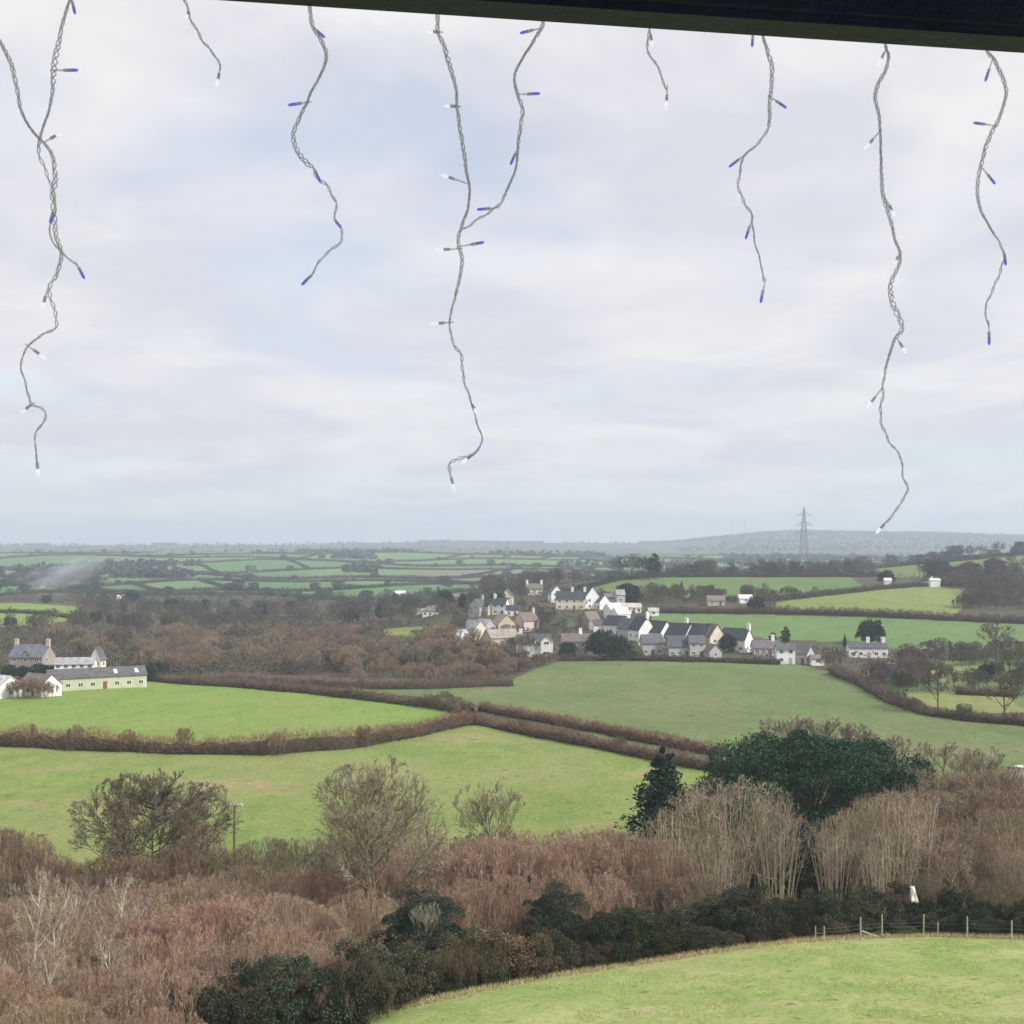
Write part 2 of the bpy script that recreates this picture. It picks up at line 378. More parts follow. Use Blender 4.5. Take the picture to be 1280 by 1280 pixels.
tg = np.concatenate([np.linspace(math.log(.5), math.log(40), 40)[:-1], np.linspace(math.log(40), math.log(900), 400)[:-1], np.linspace(math.log(900), math.log(9000), 170)])
UU, TT = np.meshgrid(ug, tg); YY = np.exp(TT); XX = UU*YY
ZZ = terr(XX, YY)
nr, nc = UU.shape
idx = np.arange(nr*nc).reshape(nr, nc)
Q = np.stack([idx[:-1, :-1], idx[:-1, 1:], idx[1:, 1:], idx[1:, :-1]], -1).reshape(-1, 4)
V = np.stack([XX, YY, ZZ], -1).reshape(-1, 3)
Cc = V[Q].mean(1); cpx = CX + F*Cc[:, 0]/Cc[:, 1]; cpy = HOR - F*(Cc[:, 2]-ZC)/Cc[:, 1]; cY = Cc[:, 1]
region = np.full(len(Q), -1)
for i, (nm, mt, y0, y1, poly) in enumerate(FIELDS):
    region[(region < 0) & (cY > y0) & (cY < y1) & inpoly(cpx, cpy, poly)] = i
for i, (nm, mt, y0, y1, poly) in enumerate(GARDENS): region[(region < 0) & (cY > y0) & (cY < y1) & inpoly(cpx, cpy, poly)] = 800+i
MEADOW = 900; region[(cpy > edge_y(cpx)) & (cY < 110)] = MEADOW
HILL = 901; region[(region < 0) & (cY > 2950)] = HILL
# patchwork of small fields on the far slopes
ROWS = [985, 1110, 1260, 1430, 1620, 1840, 2080, 2320, 2600, 2950]
far_cells, far_breaks = {}, []
rr_ = random.Random(5)
for r in range(len(ROWS)-1):
    br = [-1.2]; 
    while br[-1] < 1.2: br.append(br[-1] + rr_.uniform(.05, .13))
    far_breaks.append(br)
for r in range(len(ROWS)-1):
    wob = 1 + 0.05*np.sin(cpx/97.0 + r*2.1) + 0.03*np.sin(cpx/41.0+r)
    sel = (region < 0) & (cY > ROWS[r]*wob) & (cY <= ROWS[r+1]*(1+0.05*np.sin(cpx/97.0+(r+1)*2.1)+0.03*np.sin(cpx/41.0+r+1)))
    uu = cpx[sel]; col = np.searchsorted(far_breaks[r], (uu-CX)/F + 0.00012*(cY[sel]-ROWS[r])*math.sin(r*1.7))
    region[sel] = 1000 + r*100 + col
def submesh(name, sel, mat):
    q = Q[sel]; used, inv = np.unique(q, return_inverse=True)
    return mesh_np(name, V[used], inv.reshape(-1, 4), [mat], smooth=True)
def land(name, sel, mat):
    if sel.sum() == 0: return None
    return tag(link(name, submesh(name, sel, mat)), kind='structure')
land('ground', region == -1, M['litter'])
land('meadow', region == MEADOW, M['meadow'])
land('hills', region == HILL, M['hill'])
for i, f in enumerate(GARDENS): land(f[0], region == 800+i, M[f[1]])
for i, f in enumerate(FIELDS): land(f[0], region == i, M[f[1]])
for k in np.unique(region[region >= 1000]):
    land('field', region == k, M[rr_.choice(['far_a', 'far_a', 'far_b', 'far_a', 'far_b', 'far_c'])])

# ----------------------------------------------------------------------------------------------
# plants
# ----------------------------------------------------------------------------------------------
def spawn(a, c, b, ln, n, rng, tmin, tmax, ang, ratio, up, env=None):
    """n children on every parent branch (a, control c, end b)"""
    m = len(a); rep = lambda z: np.repeat(z, n, axis=0)
    t = rng.uniform(tmin, tmax, m*n)
    A, C, B, LN = rep(a), rep(c), rep(b), np.repeat(ln, n)
    s = bez(A, C, B, t); tg_ = bez_t(A, C, B, t)
    rp = unit(np.cross(tg_, rng.normal(size=s.shape))); an = rng.normal(ang, ang*.3, m*n)[:, None]
    d = unit(tg_*np.cos(an) + rp*np.sin(an) + np.array([0, 0, up]))
    l = LN*ratio*rng.uniform(.65, 1.3, m*n)*(1.15-.5*t)
    e = s + d*l[:, None]
    k = s + d*(l*.5)[:, None] - np.array([0, 0, up*.12])*l[:, None]
    if env is not None:
        cen, rad = env; q = (e-cen)/rad; nq = np.linalg.norm(q, axis=1); over = nq > 1
        e[over] = cen + (q[over]/nq[over, None])*rad*rng.uniform(.90, 1.04, over.sum())[:, None]
        e[:, 2] = np.maximum(e[:, 2], 0.05)
        l = np.linalg.norm(e-s, axis=1)
    return s, k, e, l
def branch_tubes(a, c, b, r0, r1, segs, n):
    out_ = []; r0 = np.broadcast_to(r0, (len(a),)); r1 = np.broadcast_to(r1, (len(a),))
    for i in range(segs):
        t0 = np.full(len(a), i/segs); t1 = np.full(len(a), (i+1)/segs)
        out_.append(tubes(bez(a, c, b, t0), bez(a, c, b, t1), r0+(r1-r0)*t0, r0+(r1-r0)*t1, n))
    return cat(out_)
def proto_bare(name, seed, H, Wd, clear=.25, limbs=10, n=(7, 7, 8), stems=0, spread=.5, tw=.022, up=.25, trunk_r=.22, lean=0.0, ratio=(.42, .42, .5), fork=.78, zlow=0.0):
    """leafless tree or many-stemmed shrub; returns (trunk mesh, crown mesh)"""
    rng = np.random.default_rng(seed)
    cen = np.array([0, 0, H*(1+clear)/2]); rad = np.array([Wd/2, Wd/2, H*(1-clear)/2])
    if stems: cen = np.array([0, 0, H*.42+zlow]); rad = np.array([Wd/2, Wd/2, H*.58-zlow])
    env = (cen, rad); wood = []
    if stems:
        ph = rng.uniform(0, 2*np.pi, stems); rr = np.sqrt(rng.uniform(0, 1, stems))*spread*Wd/2
        a = np.stack([rr*np.cos(ph), rr*np.sin(ph), np.full(stems, -.3)], 1)
        o_ = rr/(Wd/2)
        tx = np.clip(o_*(rng.uniform(1.0, 1.6, stems) if spread > .35 else rng.uniform(1.6, 3.4, stems)), 0, .95)
        b = np.stack([tx*Wd/2*np.cos(ph+rng.normal(0, .3, stems)), tx*Wd/2*np.sin(ph+rng.normal(0, .3, stems)), cen[2]+rad[2]*np.sqrt(1-tx**2)*rng.uniform(.72, 1.03, stems)], 1)
        c = a*.6+b*.4 + np.array([0, 0, 1])*(.12*H) ; c[:, :2] = a[:, :2]*.7 + b[:, :2]*.3
        ln = np.linalg.norm(b-a, axis=1)
        wood.append(branch_tubes(a, c, b, trunk_r*rng.uniform(.6, 1.2, stems), trunk_r*.18, 5, 4))
        ctr = np.repeat([[0, 0, -.32]], stems, 0); wood.append(tubes(ctr, a+[0, 0, .03], np.full(stems, trunk_r), np.full(stems, trunk_r), 3))
    else:
        top = np.array([lean*H*.5, 0, H*fork]); a0 = np.array([[0, 0, -.4]]); b0 = top[None]; c0 = np.array([[rng.normal(0, .03)*H, rng.normal(0, .03)*H, H*.4]])
        wood.append(branch_tubes(a0, c0, b0, trunk_r, trunk_r*.25, 7, 6))
        t = np.sort(rng.uniform(clear*.9, .98, limbs)); s = bez(np.repeat(a0, limbs, 0), np.repeat(c0, limbs, 0), np.repeat(b0, limbs, 0), t)
        az_ = np.arange(limbs)*2.4 + rng.normal(0, .35, limbs)
        el = np.interp(t, [clear, 1], [.05, 1.25]) + rng.normal(0, .12, limbs)
        e = cen + np.stack([np.cos(az_)*np.cos(el), np.sin(az_)*np.cos(el), np.sin(el)], 1)*rad*rng.uniform(.78, .98, limbs)[:, None]
        c = s*.5+e*.5 + np.array([0, 0, 1])*(np.linalg.norm(e-s, axis=1)*(-.10+rng.normal(0, .05, limbs)))[:, None]
        a, b = s, e; ln = np.linalg.norm(b-a, axis=1)
        wood.append(branch_tubes(a, c, b, trunk_r*.45*rng.uniform(.7, 1.2, limbs), trunk_r*.10, 5, 4))
    a2, c2, b2, l2 = spawn(a, c, b, ln, n[0], rng, .25 if not stems else .35, 1, .75, ratio[0], up, env)
    wood.append(branch_tubes(a2, c2, b2, trunk_r*.16, trunk_r*.06, 2, 3))
    a3, c3, b3, l3 = spawn(a2, c2, b2, l2, n[1], rng, .2, 1, .7, ratio[1], up, env)
    m3 = bez(a3, c3, b3, np.full(len(a3), .5))
    a4, c4, b4, l4 = spawn(a3, c3, b3, l3, n[2], rng, .15, 1, .7, ratio[2], up*.8, env)
    cr = [ribbons(a3, m3, tw*1.9, rng), ribbons(m3, b3, tw*1.5, rng), ribbons(a4, b4, tw, rng)]
    Vw, Qw = cat([(v, q2t(q)) for v, q in wood]); Vc, Tc = cat(cr)
    return mesh_np(name+'_trunk', Vw, Qw, [M['bark']], smooth=True), mesh_np(name+'_crown', Vc, Tc, [M['twig']])
def leaf_cards(P, Nn, size, rng, aspect=.55):
    """small pointed leaves or sprays: one diamond (two triangles) each"""
    m = len(P); d = unit(Nn*.8 + rng.normal(0, .7, P.shape)); s = unit(np.cross(d, rng.normal(size=P.shape)))
    sz = size*rng.uniform(.5, 1.4, m)[:, None]
    V_ = np.stack([P-d*sz*.5, P+s*sz*aspect*.5, P+d*sz*.5, P-s*sz*aspect*.5], 1).reshape(-1, 3)
    return V_, np.arange(m*4).reshape(-1, 4)
def proto_leafy(name, seed, H, Wd, clumps=60, per=220, leaf=.30, crad=.17, low=.08, trunk_r=.25, flat=1.0, rough=(.74, 1.06)):
    """evergreen crown: leaves gathered in clumps over the crown's surface and inside it"""
    rng = np.random.default_rng(seed)
    cen = np.array([0, 0, H*(.5+low/2)]); rad = np.array([Wd/2, Wd/2, H*(1-low)/2])*(1-crad*.75)
    i = np.arange(clumps)+.5; ph = np.pi*(1+5**.5)*i; zz = 1-2*i/clumps*.94
    d = np.stack([np.sqrt(np.maximum(1-zz**2, 0))*np.cos(ph), np.sqrt(np.maximum(1-zz**2, 0))*np.sin(ph), zz], 1)
    d += rng.normal(0, .10, d.shape)
    K = cen + d*rad*rng.uniform(*rough, clumps)[:, None]
    cr = crad*min(Wd, H*1.3)*rng.uniform(.65, 1.35, clumps)
    v = unit(rng.normal(size=(clumps, per, 3))); v[..., 2] = np.abs(v[..., 2])*.9 - .25*(rng.random((clumps, per)) < .4)
    rr = rng.uniform(.45, 1.08, (clumps, per))**.5
    P = (K[:, None] + v*(cr[:, None]*rr)[..., None]*np.array([1, 1, flat])).reshape(-1, 3)
    Nn = unit(v*.7 + unit(K-cen)[:, None]*.6).reshape(-1, 3)
    P[:, 2] = np.maximum(P[:, 2], .05)
    Vc, Qc = leaf_cards(P, Nn, leaf, rng, .5)
    # limbs reaching to the clumps
    a = np.repeat([[0, 0, H*.12]], clumps, 0) + np.abs(rng.normal(0, .12*H, (clumps, 3)))*[0, 0, 1]; c = a*.5+K*.5+[0, 0, .05*H]
    Vw, Qw = cat([branch_tubes(np.array([[0, 0, -.4]]), np.array([[0, 0, H*.3]]), np.array([[0, 0, H*.7]]), trunk_r, trunk_r*.3, 4, 6),
                  branch_tubes(a, c, K, trunk_r*.3, trunk_r*.07, 3, 3)])
    return mesh_np(name+'_trunk', Vw, Qw, [M['bark']], smooth=True), mesh_np(name+'_crown', Vc, Qc, [M['leaf']])
def proto_conifer(name, seed, H, Wd, whorls=22, per=9, sprays=34, leaf=.32, shape=.85, droop=.18):
    rng = np.random.default_rng(seed); A, B, C = [], [], []
    for w in range(whorls):
        f = w/(whorls-1); z = H*(.06+.92*f); ext = Wd/2*((1-f)**shape)*rng.uniform(.8, 1.1)+.12
        for k in range(per):
            t = 2*math.pi*(k+rng.random())/per; e = ext*rng.uniform(.6, 1.12)
            A.append((0, 0, z)); B.append((e*math.cos(t), e*math.sin(t), z-droop*e+rng.normal(0, .04)*H*.3)); C.append((e*.55*math.cos(t), e*.55*math.sin(t), z+.10*e))
    A, B, C = map(np.array, (A, B, C)); ln = np.linalg.norm(B-A, axis=1)
    m = len(A); t = rng.uniform(.18, 1, (m, sprays)).reshape(-1); rp = lambda z: np.repeat(z, sprays, 0)
    P = bez(rp(A), rp(C), rp(B), t); tgv = bez_t(rp(A), rp(C), rp(B), t)
    wob = rng.normal(0, 1, P.shape)*np.repeat(ln, sprays)[:, None]*.11; wob[:, 2] -= .05*np.repeat(ln, sprays)
    Vc, Qc = leaf_cards(P+wob, unit(tgv+wob*.3), leaf, rng, .42)
    Vw, Qw = cat([branch_tubes(np.array([[0, 0, -.3]]), np.array([[0, 0, H*.5]]), np.array([[0, 0, H*.98]]), H*.022, .02, 4, 6), branch_tubes(A, C, B, H*.005, H*.0012, 2, 3)])
    return mesh_np(name+'_trunk', Vw, Qw, [M['bark']], smooth=True), mesh_np(name+'_crown', Vc, Qc, [M['leaf']])

P = {}
# near the viewer, finely branched (built about 10 m high)
P['ash'] = proto_bare('ash', 11, 14, 12.5, .20, 24, (11, 11, 10), tw=.030, trunk_r=.21, up=.22, lean=-.10, ratio=(.44, .42, .50))
P['alder'] = proto_bare('alder', 12, 12, 19, .10, 36, (12, 11, 10), tw=.048, trunk_r=.17, up=.12, fork=.78, ratio=(.36, .42, .52))
P['ash_b'] = proto_bare('ash_b', 13, 12, 9, .16, 12, (10, 9, 10), tw=.028, trunk_r=.18, up=.4, ratio=(.44, .46, .52))
P['wispy'] = proto_bare('wispy', 14, 11, 7, .12, 9, (7, 7, 8), tw=.036, trunk_r=.12, up=.5, ratio=(.46, .52, .62))
P['birch'] = proto_bare('birch', 15, 9, 5, .25, 8, (7, 6, 6), tw=.028, trunk_r=.10, up=.4, lean=.06, ratio=(.46, .52, .62))
for i in range(3):
    P['willow%d' % i] = proto_bare('willow%d' % i, 20+i, 6, 8.5, stems=40, n=(7, 6, 9), spread=.85, tw=.018, up=1.0, trunk_r=.036, ratio=(.40, .46, .52))
for i in range(3):
    P['hazel%d' % i] = proto_bare('hazel%d' % i, 30+i, 9.5, 8.0, stems=26, n=(5, 4, 5), spread=.26, tw=.024, up=.30, trunk_r=.066, ratio=(.28, .52, .55))
P['bramble0'] = proto_leafy('bramble0', 40, 3, 6, 44, 520, .15, .16, 0.0, .06, rough=(.55, 1.22))
P['bramble1'] = proto_leafy('bramble1', 41, 3, 5, 40, 520, .14, .17, 0.0, .06, rough=(.55, 1.25))
P['ivy'] = proto_leafy('ivy', 42, 8, 6, 60, 560, .15, .15, .03, .20, rough=(.6, 1.2))
P['holm'] = proto_leafy('holm', 43, 11, 20, 210, 520, .26, .105, .0, .40)
P['cedar'] = proto_conifer('cedar', 44, 11, 9, 15, 8, 90, .42, .62, .06)
# further off, fewer branches
for i in range(4):
    P['mid%d' % i] = proto_bare('mid%d' % i, 50+i, 11, [10, 9, 11, 8][i], [.16, .2, .12, .22][i], 11, (7, 6, 7), tw=.085, trunk_r=.22, up=.28, ratio=(.46, .50, .60))
for i in range(3):
    P['scrub%d' % i] = proto_bare('scrub%d' % i, 60+i, 6, 8, stems=22, n=(6, 6, 7), spread=.8, tw=.06, up=.7, trunk_r=.05, ratio=(.44, .48, .55))
P['pine'] = proto_conifer('pine', 70, 11, 5.5, 14, 7, 22, .75, .8, .12)
P['cypress'] = proto_leafy('cypress', 71, 9, 4.2, 26, 130, .5, .22, .03, .14)
P['yew'] = proto_leafy('yew', 72, 7, 7.5, 34, 150, .55, .19, .04, .2)
P['far0'] = proto_bare('far0', 80, 11, 11, .12, 8, (5, 5, 4), tw=.13, trunk_r=.3, up=.25)
P['far1'] = proto_leafy('far1', 81, 8, 9, 22, 60, .9, .22, .03, .2)
def rs(a): return random.uniform(*a)
def jit(c, k=.12):
    f = random.uniform(1-k, 1+k); return tuple(max(0, v*f*random.uniform(1-k*.35, 1+k*.35)) for v in c)
def plant(name, proto, x, Y, h, label, category, group=None, bark=(.13, .11, .085), crown=(.2, .15, .11), H0=None, wide=1.0, rz=None, sink=.0):
    tr, cr = P[proto]
    if H0 is None: H0 = PH[proto]
    s = h/H0
    o = empty(name, (x, Y, float(terr(x, Y))-sink), random.uniform(0, 6.283) if rz is None else rz, (s*wide, s*wide, s))
    link('trunk', tr, o, bark); link('crown', cr, o, crown)
    return tag(o, label, category, group)
PH = {'ash': 14, 'alder': 12, 'ash_b': 12, 'wispy': 11, 'birch': 9, 'bramble0': 3, 'bramble1': 3, 'ivy': 8, 'holm': 11, 'cedar': 11, 'pine': 11, 'cypress': 9, 'yew': 7, 'far0': 11, 'far1': 8}
for i in range(4): PH['mid%d' % i] = 11
for i in range(3): PH['scrub%d' % i] = 6; PH['willow%d' % i] = 6; PH['hazel%d' % i] = 9.5
def top_h(px, py_top, Y):
    """height of a plant at (px, Y) that reaches up to picture row py_top"""
    x, _, z = gp(px, Y); return (ZC - (py_top-HOR)/F*Y) - z

RED = (.36, .245, .175); BROWN = (.36, .27, .18); PALE = (.42, .34, .235); OLIVE = (.20, .17, .10); GREY = (.17, .145, .12)
ORANGE = (.30, .19, .10); DKGREEN = (.030, .055, .028); BLUEGREEN = (.025, .060, .045); IVY = (.045, .075, .032)

# --- the near wood below the meadow -----------------------------------------------------------
def near(name, proto, px, Y, top, label, cat_='tree', group=None, **kw):
    h = max(top_h(px, top, Y), 1.2); x, _, _ = gp(px, Y)
    return plant(name, proto, x, Y, h, label, cat_, group, **kw)
near('bare_tree', 'ash', 470, 95, 944, 'tall pale leafless tree with an egg-shaped crown and forked leaning trunk', bark=(.22, .19, .13), crown=(.31, .27, .185), rz=0.4, wide=.82)
near('bare_tree', 'alder', 192, 126, 962, 'broad dark leafless tree with layered branches beside the utility pole', bark=(.10, .09, .06), crown=(.18, .155, .10), rz=1.0, wide=.86)
near('bare_tree', 'ash_b', 250, 120, 1026, 'purplish brown leafless tree leaning out from the broad dark tree', bark=(.12, .10, .07), crown=(.24, .165, .12), wide=1.0)
near('cedar_tree', 'cedar', 828, 138, 934, 'dark blue-green conifer with ragged horizontal boughs', bark=(.08, .06, .04), crown=(.022, .050, .036), rz=2.2)
near('evergreen_tree', 'holm', 1012, 136, 926, 'great spreading dark green evergreen with a dense domed crown', bark=(.08, .07, .05), crown=(.021, .062, .029), rz=.5)
near('wispy_tree', 'wispy', 610, 112, 972, 'thin wispy leafless tree standing up against the pasture', bark=(.2, .18, .12), crown=(.28, .25, .15))
near('ivy_clad_tree', 'ivy', 524, 79, 1118, 'dark ivy-covered bush with pale dead twigs among red thicket', 'bush', bark=(.2, .18, .14), crown=(.026, .046, .034), wide=1.15, rz=1.0)
near('dead_twig_bush', 'wispy', 532, 77.5, 1122, 'pale dead twiggy stem standing against the dark ivy-covered bush', 'bush', bark=(.4, .36, .28), crown=(.33, .29, .22), wide=.7)
near('ivy_clad_tree', 'ivy', 692, 86, 1108, 'dark pointed evergreen bush at the end of the bramble hedge', 'bush', bark=(.1, .09, .06), crown=(.034, .058, .036))
near('ivy_clad_tree', 'ivy', 655, 97, 1090, 'small green-leaved ivy stump behind the dark pointed bush', 'bush', bark=(.1, .09, .06), crown=(.055, .085, .04), wide=.5)
g_red = 'reddish leafless shrubs of the thicket below the meadow'
l_red = 'reddish brown leafless shrub in the dense thicket below the meadow'
rows = [ # px range, depth range, rows of the tops at the ends, count
 (-70, 230, 60, 66, 1262, 1268, 10), (-70, 300, 67, 73, 1215, 1215, 12), (-60, 470, 74, 80, 1190, 1165, 16), (-60, 480, 83, 90, 1165, 1120, 18), (-40, 480, 93, 101, 1140, 1085, 18),
 (100, 480, 103, 110, 1118, 1080, 12), (500, 800, 88, 95, 1110, 1100, 9), (470, 820, 98, 106, 1062, 1050, 14), (500, 860, 110, 120, 1046, 1040, 13)]
for (p0, p1, y0, y1, t0, t1, n_) in rows:
    for i in range(n_):
        f = (i+random.random())/n_; px = p0+(p1-p0)*f
        Y = random.uniform(y0, y1); left = px < 120
        zl = ('pale brown leafless shrub of the thicket among the slender birches', 'shrubs among the birches') if px < 200 else ('reddish brown leafless shrub of the thicket below the tall pale tree', g_red) if px < 500 else ('brown leafless shrub of the thicket between the tall pale tree and the hazels', 'shrubs between pale tree and hazels')
        near('thicket_shrub', 'willow%d' % random.randrange(3), px, Y, t0+(t1-t0)*f+random.uniform(-14, 12), zl[0], 'shrub', zl[1],
             bark=jit((.46, .37, .27) if left else (.36, .27, .20)), crown=jit(BROWN if random.random() < .25 or left else RED, .16), wide=random.uniform(.8, 1.05))
g_b = 'slender pale birches in the thicket'
for px, Y, top in ((46, 78, 1078), (66, 82, 1085), (98, 88, 1092), (130, 78, 1150), (150, 90, 1088), (60, 72, 1180), (175, 86, 1110), (140, 73, 1165)):
    near('birch_tree', 'birch', px, Y, top, 'slender birch with pale bare stems rising out of the brown thicket', group=g_b, bark=jit((.58, .52, .42)), crown=jit((.36, .29, .21)), wide=.8)
g_k = 'brown bushes at the far side of the thicket'
for px, Y, top in ((8, 118, 1038), (-30, 122, 1030), (40, 116, 1062), (335, 120, 1048), (385, 121, 1046), (300, 118, 1062), (430, 118, 1052), (345, 112, 1068), (80, 116, 1078), (110, 117, 1072), (140, 116, 1070), (170, 117, 1066), (205, 116, 1062), (235, 117, 1056), (262, 116, 1058), (290, 115, 1066), (318, 113, 1072), (120, 112, 1092), (180, 112, 1088), (240, 111, 1080), (60, 112, 1096)):
    near('brown_bush', 'willow%d' % random.randrange(3), px, Y, top, 'brown leafless bush on the far side of the thicket against the pasture', 'bush', g_k, bark=jit((.14, .12, .08)), crown=jit(OLIVE if px > 280 else (.22, .15, .10), .1), wide=1.0)
g_p = 'pale many-stemmed hazels'
for px, Y, top in ((838, 103, 1010), (872, 107, 980), (908, 104, 972), (945, 106, 970), (975, 103, 1005), (900, 100, 1040), 
                   (1042, 103, 1020), (1080, 106, 996), (1118, 104, 990), (1150, 106, 990), (1100, 100, 1040)):
    near('hazel_tree', 'hazel%d' % random.randrange(3), px, Y, top, 'pale many-stemmed leafless hazel with upright rods behind the fence', group=g_p, bark=jit((.42, .36, .25), .2), crown=jit((.34, .27, .19), .12), wide=random.uniform(.8, 1.0))
for i, px in enumerate((800, 850, 900, 950, 1000, 1040, 1080, 1125, 1165)):  # dark bushes added to deepen the shade between the hazel stems
    near('holly_bush', 'ivy', px, 113+(i % 3)*2, 1052+random.uniform(-14, 14), 'dark holly bush added to deepen the shade behind the pale hazels', 'bush', 'dark hollies added as shade behind the hazels', bark=(.08, .07, .05), crown=jit((.030, .042, .026), .2), wide=1.1)
g_r = 'brown leafless trees right of the great evergreen'
for i in range(46):
    px = random.uniform(1085, 1330); Y = random.choice([100, 106, 113, 121, 130, 140]) + random.uniform(-2, 3)
    top = np.interp(Y, [98, 143], [1072, 925]) + random.uniform(-14, 16) + (max(0, px-1230)*.55 if Y > 115 else 0) + (40 if px < 1110 and Y > 125 else 0)
    near('bare_tree', random.choice(['willow0', 'willow1', 'ash_b', 'hazel1', 'willow2']), px, Y, top, 'brown leafless tree in the wood right of the great evergreen', group=g_r,
         bark=jit((.26, .215, .145)), crown=jit(random.choice([(.30, .225, .155), (.31, .245, .165), (.27, .19, .135)]), .12))
for px, Y, top in ((985, 152, 893), (1030, 156, 894), (1070, 153, 902), (955, 150, 915), (1105, 150, 915)):
    near('bare_tree', 'ash_b', px, Y, top, 'purplish leafless tree rising behind the great evergreen', group='leafless trees behind the great evergreen', bark=jit((.17, .14, .10)), crown=jit((.25, .195, .15)), wide=1.1)
near('bare_tree', 'wispy', 1222, 150, 928, 'grey branching tree standing clear above the brown wood by the white cottage', bark=(.16, .14, .10), crown=(.26, .23, .16), wide=1.3)
g_m = 'dull brown scrub filling the wood'
for i in range(26):
    px = random.uniform(760, 1320); Y = random.uniform(93, 100)
    near('scrub_bush', 'willow%d' % random.randrange(3), px, Y, 1105+random.uniform(-18, 18), 'dull brown scrub bush between the bramble hedge and the pale hazels', 'bush', g_m, bark=jit((.17, .14, .095)), crown=jit((.235, .18, .12), .15))
g_h = 'dark brambles along the meadow edge'
for i in range(44):
    px = 690 + 640*(i+random.random())/44; ye = float(edge_y(px)); 
    x0, Y0 = gpix(px, ye+1); Y = Y0 + random.uniform(2.0, 6.5)
    top = np.interp(px, [690, 800, 900, 1000, 1330], [1175, 1148, 1134, 1126, 1132]) + random.uniform(-10, 14)
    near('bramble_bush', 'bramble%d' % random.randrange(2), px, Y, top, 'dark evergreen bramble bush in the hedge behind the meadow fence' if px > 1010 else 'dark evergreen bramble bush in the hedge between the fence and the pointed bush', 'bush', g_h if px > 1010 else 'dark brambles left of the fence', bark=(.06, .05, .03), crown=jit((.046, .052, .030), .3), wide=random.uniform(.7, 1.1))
    if i % 2: near('bare_bush', 'willow%d' % random.randrange(3), px+5, Y+1, top-8, 'bare twiggy bush growing through the dark bramble hedge', 'bush', 'bare bushes in the bramble hedge', bark=jit((.12, .10, .07)), crown=jit((.15, .12, .085), .2), wide=.7)
for i in range(40):
    px = 470 + 830*(i+random.random())/40; x0, Y0 = gpix(px, float(edge_y(px))+1); Y = Y0+random.uniform(.8, 2.6)
    plant('bramble_sprawl', 'bramble%d' % random.randrange(2), gp(px, Y)[0], Y, random.uniform(.7, 1.5), 'low sprawling bramble at the foot of the dark hedge along the meadow brow', 'bush', 'low brambles along the meadow brow', bark=(.08, .06, .04), crown=jit(random.choice([(.05, .055, .032), (.09, .075, .045), (.06, .065, .035)]), .25), wide=random.uniform(.8, 1.3))
g_l = 'olive brambles spilling onto the meadow'
for i in range(34):
    px = 215 + 480*(i+random.random())/34; ye = float(edge_y(px)); x0, Y0 = gpix(px, min(ye, 1400)+1, 30); Y = Y0 + random.uniform(1.0, 6)
    top = np.interp(px, [215, 400, 560, 640, 700], [1262, 1222, 1192, 1182, 1205]) + random.uniform(-12, 12) - (Y-Y0)*1.5
    near('bramble_bush', random.choice(['bramble0', 'bramble1', 'willow0', 'willow1']), px, Y, top, 'olive brown bramble bush spilling over the left edge of the meadow', 'bush', g_l, bark=(.12, .10, .07), crown=jit(random.choice([(.10, .095, .05), (.13, .105, .06), (.075, .08, .04), (.18, .13, .085)]), .2), wide=random.uniform(.8, 1.2))
for i in range(16):
    px = 165 + 290*(i+random.random())/16; Y = random.uniform(66, 76)
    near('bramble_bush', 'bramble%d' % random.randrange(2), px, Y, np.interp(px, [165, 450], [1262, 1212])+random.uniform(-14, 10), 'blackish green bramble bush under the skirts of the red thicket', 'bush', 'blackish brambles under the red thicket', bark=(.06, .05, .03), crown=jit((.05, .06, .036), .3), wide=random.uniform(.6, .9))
    near('bare_bush', 'willow%d' % random.randrange(3), px+4, Y+.5, np.interp(px, [165, 450], [1250, 1200])+random.uniform(-14, 14), 'dull twiggy bush among blackish brambles under the red thicket', 'bush', 'dull bushes among the blackish brambles', bark=jit((.12, .10, .07)), crown=jit((.16, .125, .085), .2), wide=.9)

